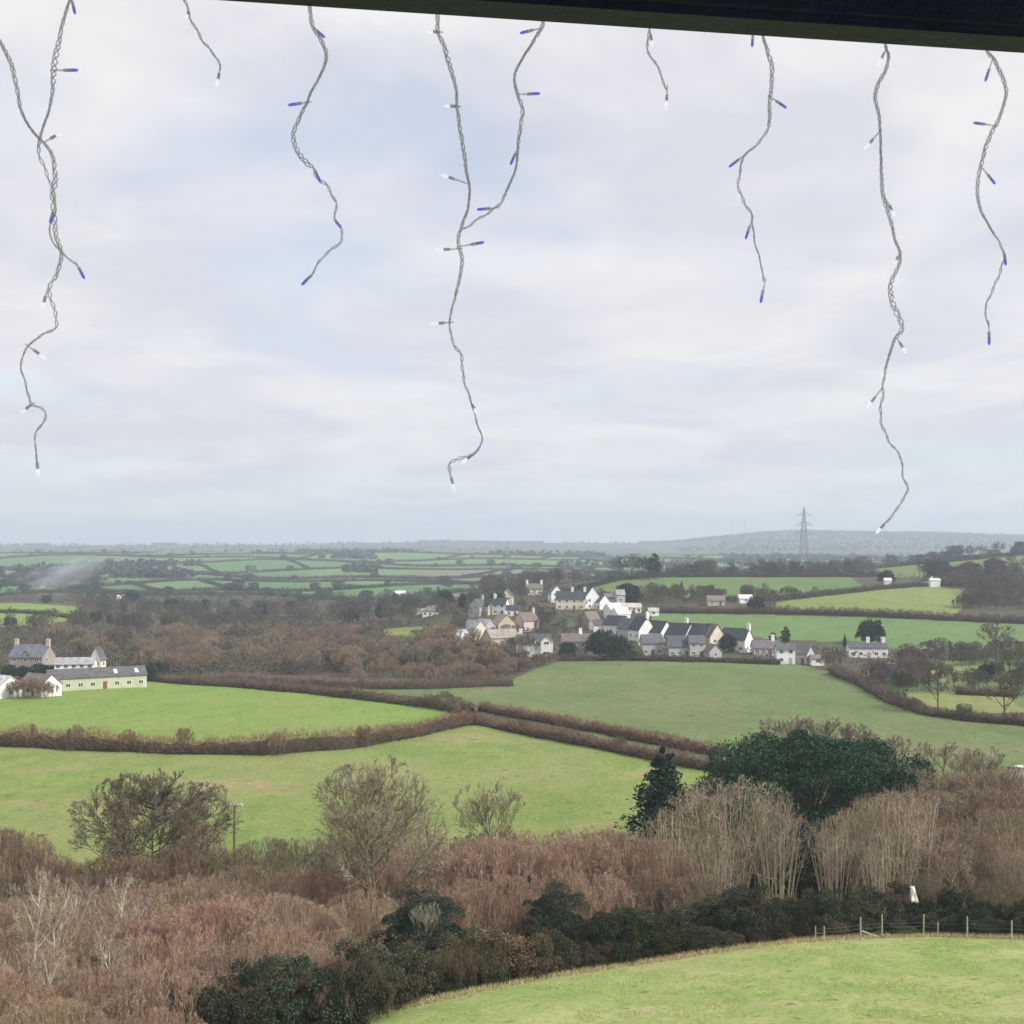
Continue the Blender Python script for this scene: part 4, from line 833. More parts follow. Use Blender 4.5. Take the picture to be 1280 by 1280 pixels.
# the village
V_ = [
 (541, 769, 11, 8, 3.0, 2.4, 0, WHITE, BTILE, 'white hip roofed bungalow at the left end of the village', dict(hip=.5, wins=4)),
 (524, 768, 7, 4, 2.6, .8, 0, WHITE, (.5, .5, .5), 'flat white garage beside the hip roofed bungalow', dict(wins=2)),
 (568, 752, 7, 6, 3.0, 2.6, 20, PINK, BTILE, 'small pinkish cottage behind the tall fir', dict(wins=2)),
 (598, 770, 8, 7, 5.2, 2.8, 55, GREYW, SLATE2, 'grey gabled house with white porch by the dark roofed barn', dict(chim=(.8,))),
 (613, 768, 9, 7, 4.4, 3.2, -62, CREAM, SLATE, 'cream gabled cottage with one attic window', dict(wins=2)),
 (626, 768, 7, 6, 5.0, 2.6, -20, WHITE, SLATE, 'white cottage with a tall white chimney', dict(chim=(-.9,))),
 (634, 758, 7, 6, 5.4, 3.0, 85, CREAM, SLATE2, 'small cream gable peeping over the cottages', dict()),
 (640, 770, 6, 5, 3.0, 1.8, 0, WHITE, SLATE, 'low white outbuilding under the cream gable', dict()),
 (629, 793, 9, 8.5, 4.6, 3.6, -66, TAN, (.30, .25, .21), 'big tan gabled house stepping down the slope', dict(wins=3)),
 (658, 789, 9, 7, 4.8, 3.0, 40, PINK, BTILE, 'pinkish house beside the tan gabled house', dict(chim=(.9,))),
 (593, 799, 10, 7, 4.4, 3.2, -55, CREAM, (.36, .35, .36), 'cream gabled house with pale grey roof', dict()),
 (606, 796, 8, 6, 4.6, 2.6, -50, GREYW, (.40, .39, .40), 'grey roofed house next to the cream gable', dict()),
 (577, 803, 6, 6, 3.0, 2.2, -50, WHITE, (.55, .56, .58), 'small white roofed outbuilding below the cream gable', dict()),
 (560, 803, 9, 6, 2.8, 1.8, 0, GREYW, SLATE, 'low slate roofed barn at the garden edge', dict()),
 (626, 818, 12, 8, 6.4, 2.6, 25, TAN, (.34, .29, .24), 'large blank tan building half hidden by trees', dict(wins=0)),
 (646, 815, 5.5, 5, 4.6, 2.2, 75, CREAM, (.34, .29, .24), 'small cream gable left of the white dormer house', dict()),
 (670, 821, 12, 7, 4.8, 3.0, -4, WHITE, SLATE2, 'white house with two dormers and a big front gable', dict(chim=(-.98,), dorm=((-.38, 1.9, 0), (.12, 1.9, 0), (.72, 3.9, 1)), wins=2)),
 (722, 820, 12.5, 7, 5.4, 2.4, 6, STONE, (.17, .145, .13), 'long grey stone house with a small white gable window', dict(chim=(.2,), wins=4, chimcol=WHITE)),
 (744, 822, 5, 4, 2.6, 1.4, 0, WHITE, SLATE2, 'small white outhouse beside the stone house', dict(wins=1)),
 (668, 744, 9, 6, 3.4, 2.4, 0, WHITE, BTILE, 'white walled cottage with twin white chimneys at the village top', dict(chim=(-.9, .9), wins=3)),
 (694, 753, 7, 6, 5.2, 3.2, -75, WHITE, BTILE, 'white gabled house at the head of the village', dict()),
 (714, 762, 15, 7, 5.4, 3.2, -6, CREAM, SLATE, 'cream house with a long black slate roof and white chimneys', dict(chim=(.1, .95), chimcol=WHITE, wins=4)),
 (739, 761, 9, 9, 5.0, 5.4, -80, WHITE, SLATE, 'large white gabled house with a steep roof', dict()),
 (753, 762, 6, 6, 3.8, 3.0, -65, WHITE, SLATE2, 'small white gable beside the steep white house', dict()),
 (762, 758, 6, 5, 4.0, 2.2, 15, WHITE, BTILE, 'pale cottage behind the small white gable', dict()),
 (775, 760, 4.5, 5, 6.6, 2.0, 10, GREYW, (.36, .33, .33), 'narrow grey house in the upper village', dict(wins=1)),
 (767, 774, 7, 6, 4.6, 2.4, 30, WHITE, WHITE, 'bright white house with pale roof on the village lane', dict()),
 (776, 780, 7, 6, 4.6, 2.4, 30, WHITE, WHITE, 'bright white house just below its pale roofed neighbour', dict()),
 (789, 766, 10, 5, 2.8, 1.6, 0, WHITE, (.45, .43, .42), 'long low white building above the village lane', dict(wins=4)),
 (817, 770, 5, 4, 2.4, 1.2, 0, WHITE, (.4, .42, .38), 'little white shed at the corner of the green field', dict(wins=1)),
 (738, 787, 7, 6, 4.4, 3, 40, STONE, BTILE, 'weathered stone cottage among the village trees', dict()),
 (748, 793, 4, 4, 4.2, 1.6, 0, WHITE, SLATE2, 'little white tower-like house among the village trees', dict(wins=1)),
 (772, 795, 10, 6.5, 4.8, 3.2, -42, WHITE, SLATE, 'white cottage with black roof beside the big dark conifer', dict()),
 (790, 799, 10, 7, 4.6, 3.4, -42, GREYW, (.10, .095, .09), 'dark roofed house between the white cottage and the tall gable', dict()),
 (803, 808, 9, 7.5, 6.6, 4.4, -66, WHITE, SLATE, 'tall bright white gable with chimney above the terrace', dict(chim=(.98,))),
 (822, 809, 11.5, 7, 6.0, 3.8, -52, WHITE, SLATE, 'white gabled terrace house with black slate roof, next to the tall gable', dict()),
 (849, 811, 12.5, 7, 5.6, 3.8, -46, (.62, .60, .57), SLATE, 'pale grey gabled terrace house with brick patterned end', dict(chim=())),
 (874, 813, 12, 7, 6.0, 3.8, -44, (.60, .55, .50), SLATE, 'terrace house with a lone white chimney', dict(chim=(-.95,), chimcol=WHITE)),
 (892, 815, 8, 6.5, 6.0, 4.0, -70, CREAM, BTILE, 'cream gable end closing the terrace', dict()),
 (815, 819, 8, 6, 4.6, 2.6, 4, GREYW, (.12, .125, .14), 'grey fronted cottage below the white terrace gable', dict(wins=3)),
 (853, 821, 11, 6, 4.0, 3.2, 4, GREYW, (.10, .105, .115), 'grey fronted cottage with long slate roof by the field hedge', dict(wins=4)),
 (871, 821, 6, 5, 5.2, 2.2, 5, GREYW, SLATE2, 'tall narrow grey cottage by the field hedge', dict(wins=2)),
 (892, 823, 5.5, 5, 2.6, 2.2, -75, GREYW, BTILE, 'grey shed gable at the end of the field hedge', dict(wins=1, name='shed', cat_='shed')),
 (922, 815, 11, 7, 4.8, 3.6, -38, WHITE, SLATE, 'white house with black roof and a white end chimney', dict(chim=(.97,), wins=3)),
 (958, 819, 10, 6.5, 2.8, 2.4, 0, (.55, .45, .40), (.15, .13, .13), 'brown bungalow right of the white chimney house', dict(chim=(.6,), chimcol=WHITE, wins=4)),
 (983, 830, 6.6, 6, 5.0, 1.6, -6, WHITE, SLATE2, 'square white two storey house at the foot of the village', dict(wins=2)),
 (1004, 830, 7, 6, 3.6, 2.4, -40, GREYW, SLATE2, 'grey house joined to the square white house', dict()),
 (1022, 832, 4.6, 4, 2.4, .9, 0, WHITE, BTILE, 'low white garage at the end of the grey house', dict(wins=1, name='garage', cat_='garage')),
 (1086, 822, 14.5, 7, 3.6, 1.5, -6, WHITE, SLATE2, 'long white bungalow with two white chimneys standing apart', dict(chim=(.05, .85), wins=5)),
 (932, 754, 7, 5, 2.6, 1.4, 5, WHITE, WHITE, 'small white barn between the green fields', dict(wins=1, name='barn', cat_='barn')),
 (895, 757, 9, 6, 2.8, 2.0, 0, TAN, BTILE, 'tan barn behind the bright green field', dict(wins=2, name='barn', cat_='barn')),
 (1161, 733, 6, 5, 3.6, 2.6, -60, CREAM, SLATE, 'cream cottage gable on the hill among round trees', dict()),
 (1169, 734, 6, 4, 4.0, .8, 0, WHITE, WHITE, 'white square shed beside the hill cottage', dict(wins=0, name='shed', cat_='shed')),
 (1110, 734, 4, 3, 4.0, 1.0, 0, WHITE, WHITE, 'tiny white shed on the hill hedge', dict(wins=0, name='shed', cat_='shed')),
]
for a in V_: house(a[0], a[1], a[2]*.88, a[3]*.9, a[4]*.95, *a[5:9], a[9], **a[10])
for px, Y, L_, lab in ((52, 1150, 5, 'far white house in the dark wood beside the smoke'), (124, 1200, 9, 'far pale farmhouse right of the smoke'), (151, 880, 7, 'small far white gable beside the rounded evergreen'), (500, 960, 8, 'far white roofed barn above the valley wood'), (772, 2300, 16, 'far white farm on the slopes above the hilltop copse')):
    house(0, 0, L_, 5, 2.6, 2.4, random.uniform(-40, 40), WHITE, (.34, .33, .34) if Y > 960 else (.7, .7, .7), lab, pos=gp(px, Y)[:2])
house(1290, 1000, 7, 6, 5.6, .3, 24, WHITE, (.6, .6, .6), 'white rendered cottage corner beyond the brown wood', pos=(gp(1316, 165)[0], 165), wins=2, dz=.5)

# village trees
VG = [(.14, .12, .105), (.125, .12, .095), (.16, .135, .11)]
def gap(px, Y, py): return infields(px, Y, py)
scatter(135, (515, 830), (440, 620), (4, 7.5), MID+SCR, 'bare grey garden tree among the village houses', 'bare garden trees of the village', VG, name='garden_tree', avoid=lambda px, Y, py: infields(px, Y, py) or any(abs(px-h[0]) < 13 and Y < gpix(h[0], h[1])[1] and py-h[1] < 24 for h in V_), wide=(.7, 1.0))
scatter(34, (590, 720), (630, 780), (8, 12), MID, 'grey leafless tree on the rise behind the village', 'grey trees behind the village', [(.15, .125, .12), (.17, .14, .125)], avoid=gap)
scatter(22, (800, 960), (575, 640), (5, 8), MID+SCR, 'brown leafless tree along the fields right of the upper village', 'brown trees right of the upper village', [(.19, .145, .11), (.15, .13, .095)], avoid=gap)
for px, py, h, pr, lab, c in ((752, 822, 9, 'yew', 'big dark green evergreen beside the black roofed white cottage', (.03, .065, .05)), (770, 825, 8, 'yew', 'dark green shrubbery right of the big evergreen', (.035, .06, .045)),
      (710, 824, 5.5, 'yew', 'blue green evergreen beside the white dormer house', (.035, .06, .055)), (787, 824, 6, 'yew', 'yellow green rounded garden tree above the big field', (.16, .17, .07)), (797, 826, 4, 'yew', 'pale green garden shrub in front of the terrace', (.17, .2, .09)),
      (786, 757, 10, 'yew', 'dark evergreen above the upper village houses', (.022, .05, .042)), (795, 754, 6, 'yew', 'smaller dark evergreen beside the long low building', (.03, .05, .04)), (557, 758, 8, 'yew', 'dark evergreen right of the tall fir', (.03, .055, .045)), (538, 762, 5, 'yew', 'yellowish green bush left of the tall fir', (.15, .16, .07)),
      (578, 764, 8, 'cypress', 'dark conifer between bungalow and grey gabled house', (.03, .05, .045)), (622, 764, 8, 'yew', 'dark evergreen behind the white chimney cottage', (.025, .05, .045)),
      (598, 832, 7, 'cypress', 'dark evergreen in the grey thicket below the village', (.028, .05, .045)), (910, 815, 6, 'yew', 'dark evergreen at the white chimney house', (.03, .055, .045)), (966, 812, 6, 'cypress', 'slim dark cypress behind the brown bungalow', (.03, .05, .035)),
      (982, 808, 7, 'cypress', 'dark pointed cypress beside the square white house', (.028, .05, .04)), (1056, 810, 5, 'pine', 'small dark fir left of the long white bungalow', (.022, .06, .04)), (1088, 806, 9, 'yew', 'round dark evergreen behind the long white bungalow', (.022, .055, .04)),
      (852, 744, 7, 'pine', 'small fir on the edge of the hill field', (.04, .075, .05)), (886, 748, 6, 'yew', 'round green tree on the edge of the hill field', (.09, .11, .06)), (945, 766, 7, 'yew', 'dark rounded tree by the long hedge', (.03, .05, .045)),
      (1108, 732, 8, 'yew', 'round dark tree on the hill hedge by the tiny shed', (.03, .055, .04))):
    plant('evergreen_tree', pr, *gpix(px, py), h, lab, 'tree', bark=(.07, .06, .045), crown=c)
for px, h in ((720, 8), (776, 14), (790, 15), (803, 14), (812, 13), (822, 10)):
    plant('bare_tree', random.choice(MID), *gp(px, 700)[:2], h, 'rounded tree of the hilltop copse left of the pylon', 'tree', 'trees of the hilltop copse', bark=(.1, .09, .07), crown=jit((.105, .105, .085)), wide=1.1)
plant('evergreen_tree', 'cypress', *gp(818, 698)[:2], 15, 'dark green cypress at the right end of the hilltop copse', 'tree', bark=(.06, .05, .04), crown=(.03, .06, .04))
scatter(55, (835, 1075), (738, 800), (6, 13), MID+['mid3', 'yew'], 'dark tree in the line along the crest under the pylon', 'trees along the crest under the pylon', [(.085, .085, .075), (.10, .095, .08), (.15, .12, .10)], name='hedgerow_tree', avoid=gap)
scatter(20, (1010, 1110), (760, 860), (7, 11), MID, 'reddish grey tree right of the pylon foot', 'trees right of the pylon', [(.17, .13, .115), (.14, .125, .10)], avoid=gap)
scatter(40, (1190, 1340), (540, 605), (3.5, 6.5), SCR, 'reddish brown bush at the foot of the reddish wood above the bright field', 'bushes at the foot of the reddish wood', [(.17, .125, .105), (.16, .13, .10)], name='wood_edge_bush', category='bush', avoid=gap)
scatter(75, (1180, 1340), (545, 720), (6, 10), MID+SCR, 'reddish brown tree in the wood above the bright field, right side', 'reddish wood above the bright field', [(.17, .125, .105), (.16, .13, .10)], avoid=gap)
scatter(20, (1145, 1250), (660, 735), (7, 12), MID+['yew'], 'dark rounded tree on the hill around the cream cottage', 'trees around the hill cottage', [(.085, .085, .06), (.12, .105, .085)], avoid=gap)
scatter(25, (1150, 1340), (1020, 1150), (7, 14), MID+['far1'], 'dark tree on the skyline of the right hill pasture', 'trees on the right hill', [(.07, .08, .07), (.09, .09, .08)], avoid=gap)
scatter(14, (1240, 1330), (740, 900), (10, 15), MID, 'dark tree at the edge of the right hill pasture', 'trees at the edge of the hill pasture', [(.09, .09, .08), (.12, .105, .09)])
scatter(40, (1030, 1150), (318, 395), (3.5, 6), SCR, 'bushy brown shrub in the gardens below the long white bungalow', 'shrubs below the long white bungalow', [(.17, .13, .105), (.14, .12, .085), (.20, .15, .12)], name='garden_shrub', category='shrub', avoid=lambda px, Y, py: infields(px, Y, py) or (px > 1042 and Y > 340 and px < 1128))
scatter(30, (1125, 1330), (380, 430), (3.5, 6), SCR, 'purplish shrub in the belt below the bright field, right side', 'shrub belt below the bright field', [(.17, .125, .11), (.14, .115, .09)], name='garden_shrub', category='shrub', avoid=gap)
scatter(24, (1130, 1340), (300, 352), (3, 5.5), SCR, 'brown shrub beside the small paddocks', 'shrubs beside the small paddocks', [(.18, .14, .11), (.15, .13, .09)], name='garden_shrub', category='shrub', avoid=gap)
for px, py, h, pr, lab in ((1245, 826, 14, 'mid0', 'big bare oak with an ivy trunk before the bright field'), (1172, 890, 10.5, 'mid3', 'narrow ivy-clad tree standing in the hedge beside the paddock'), (1256, 903, 11, 'mid1', 'bare spreading tree with a straight dark trunk at the paddock corner'), (1262, 852, 11, 'mid2', 'bushy purplish tree between paddock and oak'), (1290, 862, 12, 'mid0', 'tall bare tree at the paddock fence by the purplish tree'), (1210, 851, 4, 'mid2', 'little bare fruit tree in the upper paddock'), (962, 763, 10, 'mid2', 'bare spreading tree in the long hedge below the pylon')):
    plant('bare_tree', pr, *gpix(px, py), h, lab, 'tree', bark=(.085, .08, .055), crown=jit((.15, .135, .095)))
plant('evergreen_tree', 'yew', *gpix(1232, 852), 4.6, 'small dark round tree in the upper paddock', 'tree', bark=(.06, .05, .04), crown=(.03, .045, .04))
scatter(60, (-40, 135), (1080, 1420), (9, 16), MID+['far1', 'far1', 'far0'], 'dark tree of the far wood around the smoke', 'dark far wood around the smoke', [(.06, .065, .06), (.08, .075, .07), (.05, .06, .05)], name='far_tree', avoid=gap)
scatter(36, (120, 560), (950, 1000), (4.5, 7), ['far0', 'far1', 'mid1'], 'grey tree of the belt at the foot of the far fields', 'trees at the foot of the far fields', [(.085, .085, .07), (.11, .095, .08)], name='far_tree', avoid=gap)
scatter(70, (560, 1180), (900, 1300), (7, 12), ['far0', 'far1', 'mid1'], 'grey tree beyond the village hill', 'trees beyond the village hill', [(.085, .085, .07), (.115, .10, .085)], name='far_tree', avoid=gap)
g_ft = 'far field trees'
for i in range(150):
    r = random.randrange(len(ROWS)-1); px = random.uniform(-40, 1320)
    Y = ROWS[r]*(1+.05*math.sin(px/97.0+r*2.1)+.03*math.sin(px/41.0+r)) + random.uniform(-10, 10)
    x, _, z = gp(px, Y); s = random.uniform(.6, 1.25)
    o = link('tree', P['far1'][1], None, jit((.055, .065, .045), .2), (x, Y, z)); o.scale = (s*1.2, s*1.2, s); o.rotation_euler = (0, 0, random.uniform(0, 6))
    tag(o, 'far dark tree standing in a hedge of the distant slopes', 'tree', g_ft)
# far woods and tree lines of the skyline: masses that cannot be counted
def woodland(lines, label, color, size, seed):
    rng = np.random.default_rng(seed); PP = []
    for (pa, pb, ya, yb, n_) in lines:
        px = rng.uniform(pa, pb, n_); Y = rng.uniform(ya, yb, n_); x = (px-CX)/F*Y; z = terr(x, Y)
        k = 14; hh = size*rng.uniform(.5, 1.3, n_)
        q = rng.normal(size=(n_, k, 3)); q = q/np.linalg.norm(q, axis=-1, keepdims=True)*rng.uniform(.3, 1, (n_, k, 1))
        c = np.stack([x, Y, z+hh*.5], 1)[:, None] + q*(hh*.55)[:, None, None]
        PP.append(c.reshape(-1, 3))
    A = np.concatenate(PP); Vv, Qq = leaf_cards(A, unit(rng.normal(size=A.shape)), size*.55, rng, .9)
    o = link('far_woodland', mesh_np('far_woodland', Vv, Qq, [M['leaf']]), None, color)
    return tag(o, label, 'woodland', kind='stuff')
woodland([(370, 520, 2480, 2560, 120), (400, 470, 2100, 2140, 60), (20, 180, 1500, 1650, 200), (100, 250, 1700, 1760, 90), (140, 240, 1380, 1440, 120), (620, 760, 2300, 2500, 90), (430, 470, 1560, 1640, 60), (700, 1000, 1700, 1900, 160), (900, 1280, 2000, 2400, 220)], 'dark copses scattered over the distant farmed slopes', (.055, .06, .048), 9, 1)
woodland([(-60, 1340, 4900, 5300, 300), (520, 680, 5000, 5500, 500), (800, 1340, 5000, 5700, 2600), (900, 1340, 4300, 4900, 900), (840, 1340, 3500, 4200, 400), (0, 640, 3300, 4500, 260), (30, 60, 5000, 5100, 60), (190, 220, 5000, 5100, 60)], 'bluish woods along the distant ridge', (.07, .072, .062), 9, 2)

# ----------------------------------------------------------------------------------------------
# pylons, masts, poles, fence
# ----------------------------------------------------------------------------------------------
def pylon(px, Y, H_, label, th=.16):
    x, _, z = gp(px, Y); o = empty('electricity_pylon', (x, Y, z), R(8)); tag(o, label, 'pylon', None)
    hw = lambda f: H_*(.082*(1-f/.62)+.030*min(1, f/.62)) if f < .62 else H_*(.030*(1-(f-.62)/.38)+.004)
    lv = [0, .10, .19, .28, .36, .43, .50, .56, .62, .68, .74, .80, .86, .92, 1.0]
    for sx in (-1, 1):
        for sy in (-1, 1):
            b = MB()
            for f0, f1 in zip(lv[:-1], lv[1:]): b.bar((sx*hw(f0), sy*hw(f0), H_*f0-(.6 if f0 == 0 else 0)), (sx*hw(f1), sy*hw(f1), H_*f1), th)
            link('leg', b.mesh('pylon_leg', M['steel']), o)
    for f0, f1 in zip(lv[:-1], lv[1:]):
        b = MB(); a, c = hw(f0), hw(f1); z0, z1 = H_*f0, H_*f1
        for s in (-1, 1):
            b.bar((-a, s*a, z0), (c, s*c, z1), th*.6); b.bar((a, s*a, z0), (-c, s*c, z1), th*.6)
            b.bar((s*a, -a, z0), (s*c, c, z1), th*.6); b.bar((s*a, a, z0), (s*c, -c, z1), th*.6)
            b.bar((-c, s*c, z1), (c, s*c, z1), th*.6); b.bar((s*c, -c, z1), (s*c, c, z1), th*.6)
        link('bracing', b.mesh('pylon_bracing', M['steel']), o)
    for f, w in ((.885, .115), (.62, .155), (.745, .12)):
        zz = H_*f
        for s in (-1, 1):
            b = MB(); c = hw(f); tip = (s*H_*w, 0, zz)
            for q in (-1, 1):
                b.bar((s*c, q*c, zz), tip, th*.8); b.bar((s*hw(f+.05), q*hw(f+.05), zz+H_*.05), tip, th*.7)
            for t in (.33, .66):
                xx = s*(c+(H_*w-c)*t); b.bar((xx, -c*(1-t), zz), (xx, c*(1-t), zz), th*.6); b.bar((xx, 0, zz), (xx, 0, zz+H_*.05*(1-t)), th*.6)
            arm = link('cross_arm', b.mesh('pylon_arm', M['steel']), o)
            b = MB(); 
            for k in range(6): b.bar((tip[0], 0, zz-.25-k*.6), (tip[0], 0, zz-.75-k*.6), .20, .10, 6)
            link('insulator', b.mesh('pylon_insulator', M['insul']), arm)
    return o
pylon(1005, 815, 48, 'tall lattice electricity pylon rising above the crest trees')
pylon(314, 1330, 40, 'faint far lattice pylon standing among the left hillside fields', .14)
pylon(634, 1450, 44, 'faint far lattice pylon beyond the village', .14)
for px, hh, lab in ((915, 62, 'thin far radio mast on the ridge, beside its taller twin'), (932, 74, 'tallest thin radio mast on the far ridge')):
    x, Y, z = gp(px, 5560); o = empty('radio_mast', (x, Y, z)); tag(o, lab, 'mast')
    b = MB(); b.bar((0, 0, -3), (0, 0, hh), 1.7, 1.0, 6); link('mast_tube', b.mesh('mast_tube', M['steel']), o)
    b = MB()
    for k in range(3):
        t = k*2.094; b.bar((math.cos(t)*hh*.35, math.sin(t)*hh*.35, -4), (0, 0, hh*.9), .12)
    link('guy_wire', b.mesh('mast_guy', M['wire']), o)
# pole with crossarm beside the broad dark tree
x, Y, z = gp(293, 133); ph_ = top_h(293, 1006, 133)
o = empty('utility_pole', (x, Y, z), R(-14)); tag(o, 'wooden utility pole with a pale crossarm showing above the dark tree', 'pole')
b = MB(); b.bar((0, 0, -.5), (0, 0, ph_), .16, .12, 8); link('pole', b.mesh('pole', M['timber']), o, (.16, .13, .10))
b = MB(); b.box(-1.0, 1.0, -.10, .10, ph_-.16, ph_+.06); link('crossarm', b.mesh('crossarm', M['timber']), o, (.55, .53, .50))
for xx in (-.85, 0, .85):
    b = MB(); b.bar((xx, 0, ph_+.06), (xx, 0, ph_+.30), .07, .04, 6); link('insulator', b.mesh('pole_insulator', M['insul']), o)
# fence on the brow of the meadow
posts = [(1021, 1173, 15, .6), (1032, 1174, 16, .8), (1077, 1171, 24, 1.0), (1104, 1168, 25, .9), (1156, 1167, 24, .8), (1174, 1167, 15, .6), (1211, 1170, 24, .9), (1267, 1172, 21, .8), (1325, 1175, 24, .9)]
PP = []
for px, py, hp, kk in posts:
    x, Y = gpix(px, py+5); Y += .3; PP.append((x, Y, float(terr(x, Y)), (hp+4)/F*Y, kk))
fo = empty('wire_fence', PP[2][:3]); fl = np.array(PP[2][:3]); tag(fo, 'post and wire fence along the brow of the near meadow', 'fence')
for k, (x, Y, z, hp, kk) in enumerate(PP):
    b = MB(); ln_ = random.uniform(-.03, .03); r = .062*kk; b.bar((x-fl[0], Y-fl[1], z-fl[2]-.4), (x-fl[0]+ln_, Y-fl[1], z-fl[2]+hp), r*1.05, r*.95, 7)
    b.bar((x-fl[0]+ln_, Y-fl[1], z-fl[2]+hp), (x-fl[0]+ln_, Y-fl[1], z-fl[2]+hp+.05), r*.95, r*.5, 7)
    link('post', b.mesh('fence_post', M['timber']), fo, (.20, .19, .15) if hp < 1.0 else jit((.42, .36, .26), .15))
for hgt in (.25, .55, .85, 1.12):
    b = MB()
    for p, q in zip(PP[:-1], PP[1:]):
        s_ = 3
        for i in range(s_):
            def pt(t):
                hz = hgt*(min(p[3], 1.25)*(1-t)+min(q[3], 1.25)*t)/1.25
                return (p[0]*(1-t)+q[0]*t-fl[0], p[1]*(1-t)+q[1]*t-fl[1]-.07, p[2]*(1-t)+q[2]*t-fl[2]+hz-.05*math.sin(math.pi*t))
            b.bar(pt(i/s_), pt((i+1)/s_), .006)
    link('wire', b.mesh('fence_wire', M['wire']), fo)
b = MB(); p, q = PP[2], PP[3]
b.bar((p[0]-fl[0], p[1]-fl[1]-.05, p[2]-fl[2]+.72), (q[0]-fl[0]-.35, q[1]-fl[1]-.05, q[2]-fl[2]+.12), .055, .05, 6); link('brace', b.mesh('fence_brace', M['timber']), fo, (.36, .33, .28))
b = MB(); p, q = PP[0], PP[1]
b.bar((p[0]-fl[0]-.1, p[1]-fl[1]-.07, p[2]-fl[2]+.62), (q[0]-fl[0]+.1, q[1]-fl[1]-.07, q[2]-fl[2]+.66), .03, .03, 6); link('rail', b.mesh('fence_rail', M['timber']), fo, (.22, .19, .17))
# white sheet caught in the trees
x, Y, z = gp(1130, 92.5); b = MB()
nx, nz = 5, 9; vs = []; fs = []
for j in range(nz):
    for i in range(nx):
        w = .14+.14*j/(nz-1); xx = (i/(nx-1)-.5)*2*w + .14*j/(nz-1); vs.append((xx, .09*math.sin(i*1.9+j*.6)+.05*math.cos(j*1.3), -j*.15))
for j in range(nz-1):
    for i in range(nx-1): a = j*nx+i; fs.append((a, a+1, a+nx+1, a+nx))
b.add(vs, fs); me = b.mesh('white_sheet', M['white'], True)
o = link('plastic_sheet', me, None, None, (x, Y-2.0, ZC-(1108-HOR)/F*(Y-2))); md = o.modifiers.new('thickness', 'SOLIDIFY'); md.thickness = .012
tag(o, 'torn white plastic sheet hanging in the bare trees behind the fence', 'sheet')
# rough dead grass along the brow of the meadow
rng = np.random.default_rng(77); A = []
for px in np.linspace(380, 1330, 900):
    x0, Y0 = gpix(px, float(edge_y(px))+1.5, 40)
    for k in range(16):
        x = x0+rng.normal(0, .15); Yq = Y0+rng.normal(-.2, .55); A.append((x, Yq, float(0)))
A = np.array(A); A[:, 2] = terr(A[:, 0], A[:, 1])-.02
d = np.column_stack([rng.normal(0, .14, (len(A), 2)), rng.uniform(.12, .42, len(A))]); Vt, Tt = ribbons(A, A+d, .035, rng)
o = link('rough_grass', mesh_np('rough_grass', Vt, Tt, [M['twig']]), None, (.46, .38, .21)); tag(o, 'straw coloured rough grass along the brow of the meadow', 'grass', kind='stuff')
# tussocks over the near meadow
A = []
cand = rng.uniform(0, 1, (170000, 2)); px = 330+cand[:, 0]*1000; Yc = 50+cand[:, 1]*36; x = (px-CX)/F*Yc; zc = terr(x, Yc); py = HOR-F*(zc-ZC)/Yc
ok = (py > edge_y(px)+2) & (vnoise(x, Yc, 2.2)+.6*vnoise(x, Yc, .7) > .12); A = np.column_stack([x, Yc, zc-.02])[ok]
d = np.column_stack([rng.normal(0, .09, (len(A), 2)), rng.uniform(.05, .17, len(A))]); Vt, Tt = ribbons(A, A+d, .022, rng)
o = link('meadow_grass', mesh_np('meadow_grass', Vt, Tt, [M['twig']]), None, (.34, .43, .14)); tag(o, 'short green grass tussocks over the near meadow', 'grass', kind='stuff')

# ----------------------------------------------------------------------------------------------
# veranda roof edge and the hanging lights
# ----------------------------------------------------------------------------------------------
BA, BB = np.array([-.393, 1.60]), np.array([.751, 1.77]); BD = (BB-BA); BN = np.array([-BD[1], BD[0]])/np.linalg.norm(BD)   # outer lower edge of the beam; BN points away from the house
BZ = ZC + (HOR-0)/F*1.60
def beam_at(px, off=0.0):
    u = (px-CX)/F; a = BA+BN*off
    s = (u*a[1]-a[0])/(BD[0]-u*BD[1]); return a + BD*s
ang_b = math.atan2(BD[1], BD[0])
org = (BA+BB)/2
vo = empty('veranda', (org[0], org[1], BZ), ang_b); tag(vo, 'dark painted veranda roof with its lower beam crossing above the hanging lights', 'veranda')
b = MB(); b.box(-2.6, 2.6, -.050, 0, 0, .20); b.box(-2.6, 2.6, -.062, -.050, .012, .19); link('beam', b.mesh('veranda_beam', M['navy']), vo, (.024, .034, .060))
b = MB(); b.box(-2.7, 2.7, -3.4, .12, .203, .26); link('roof', b.mesh('veranda_roof', M['navy']), vo, (.04, .07, .09))
gz = min(float(terr(-2.6, 1.5)), float(terr(2.6, 1.5)))-BZ
for sx in (-1, 1):
    b = MB(); b.box(sx*2.45-.06, sx*2.45+.06, -.185, -.065, gz-.6, .199); link('post', b.mesh('veranda_post', M['navy']), vo, (.05, .055, .06))
b = MB(); b.box(-2.7, 2.7, -3.4, .10, -2.43, -2.33); link('deck', b.mesh('veranda_deck', M['timber']), vo, (.20, .16, .12))
b = MB(); b.box(-3.2, 3.2, -3.65, -3.41, gz-.6, .26); link('wall', b.mesh('veranda_wall', M['wall']), vo, (.55, .53, .50))

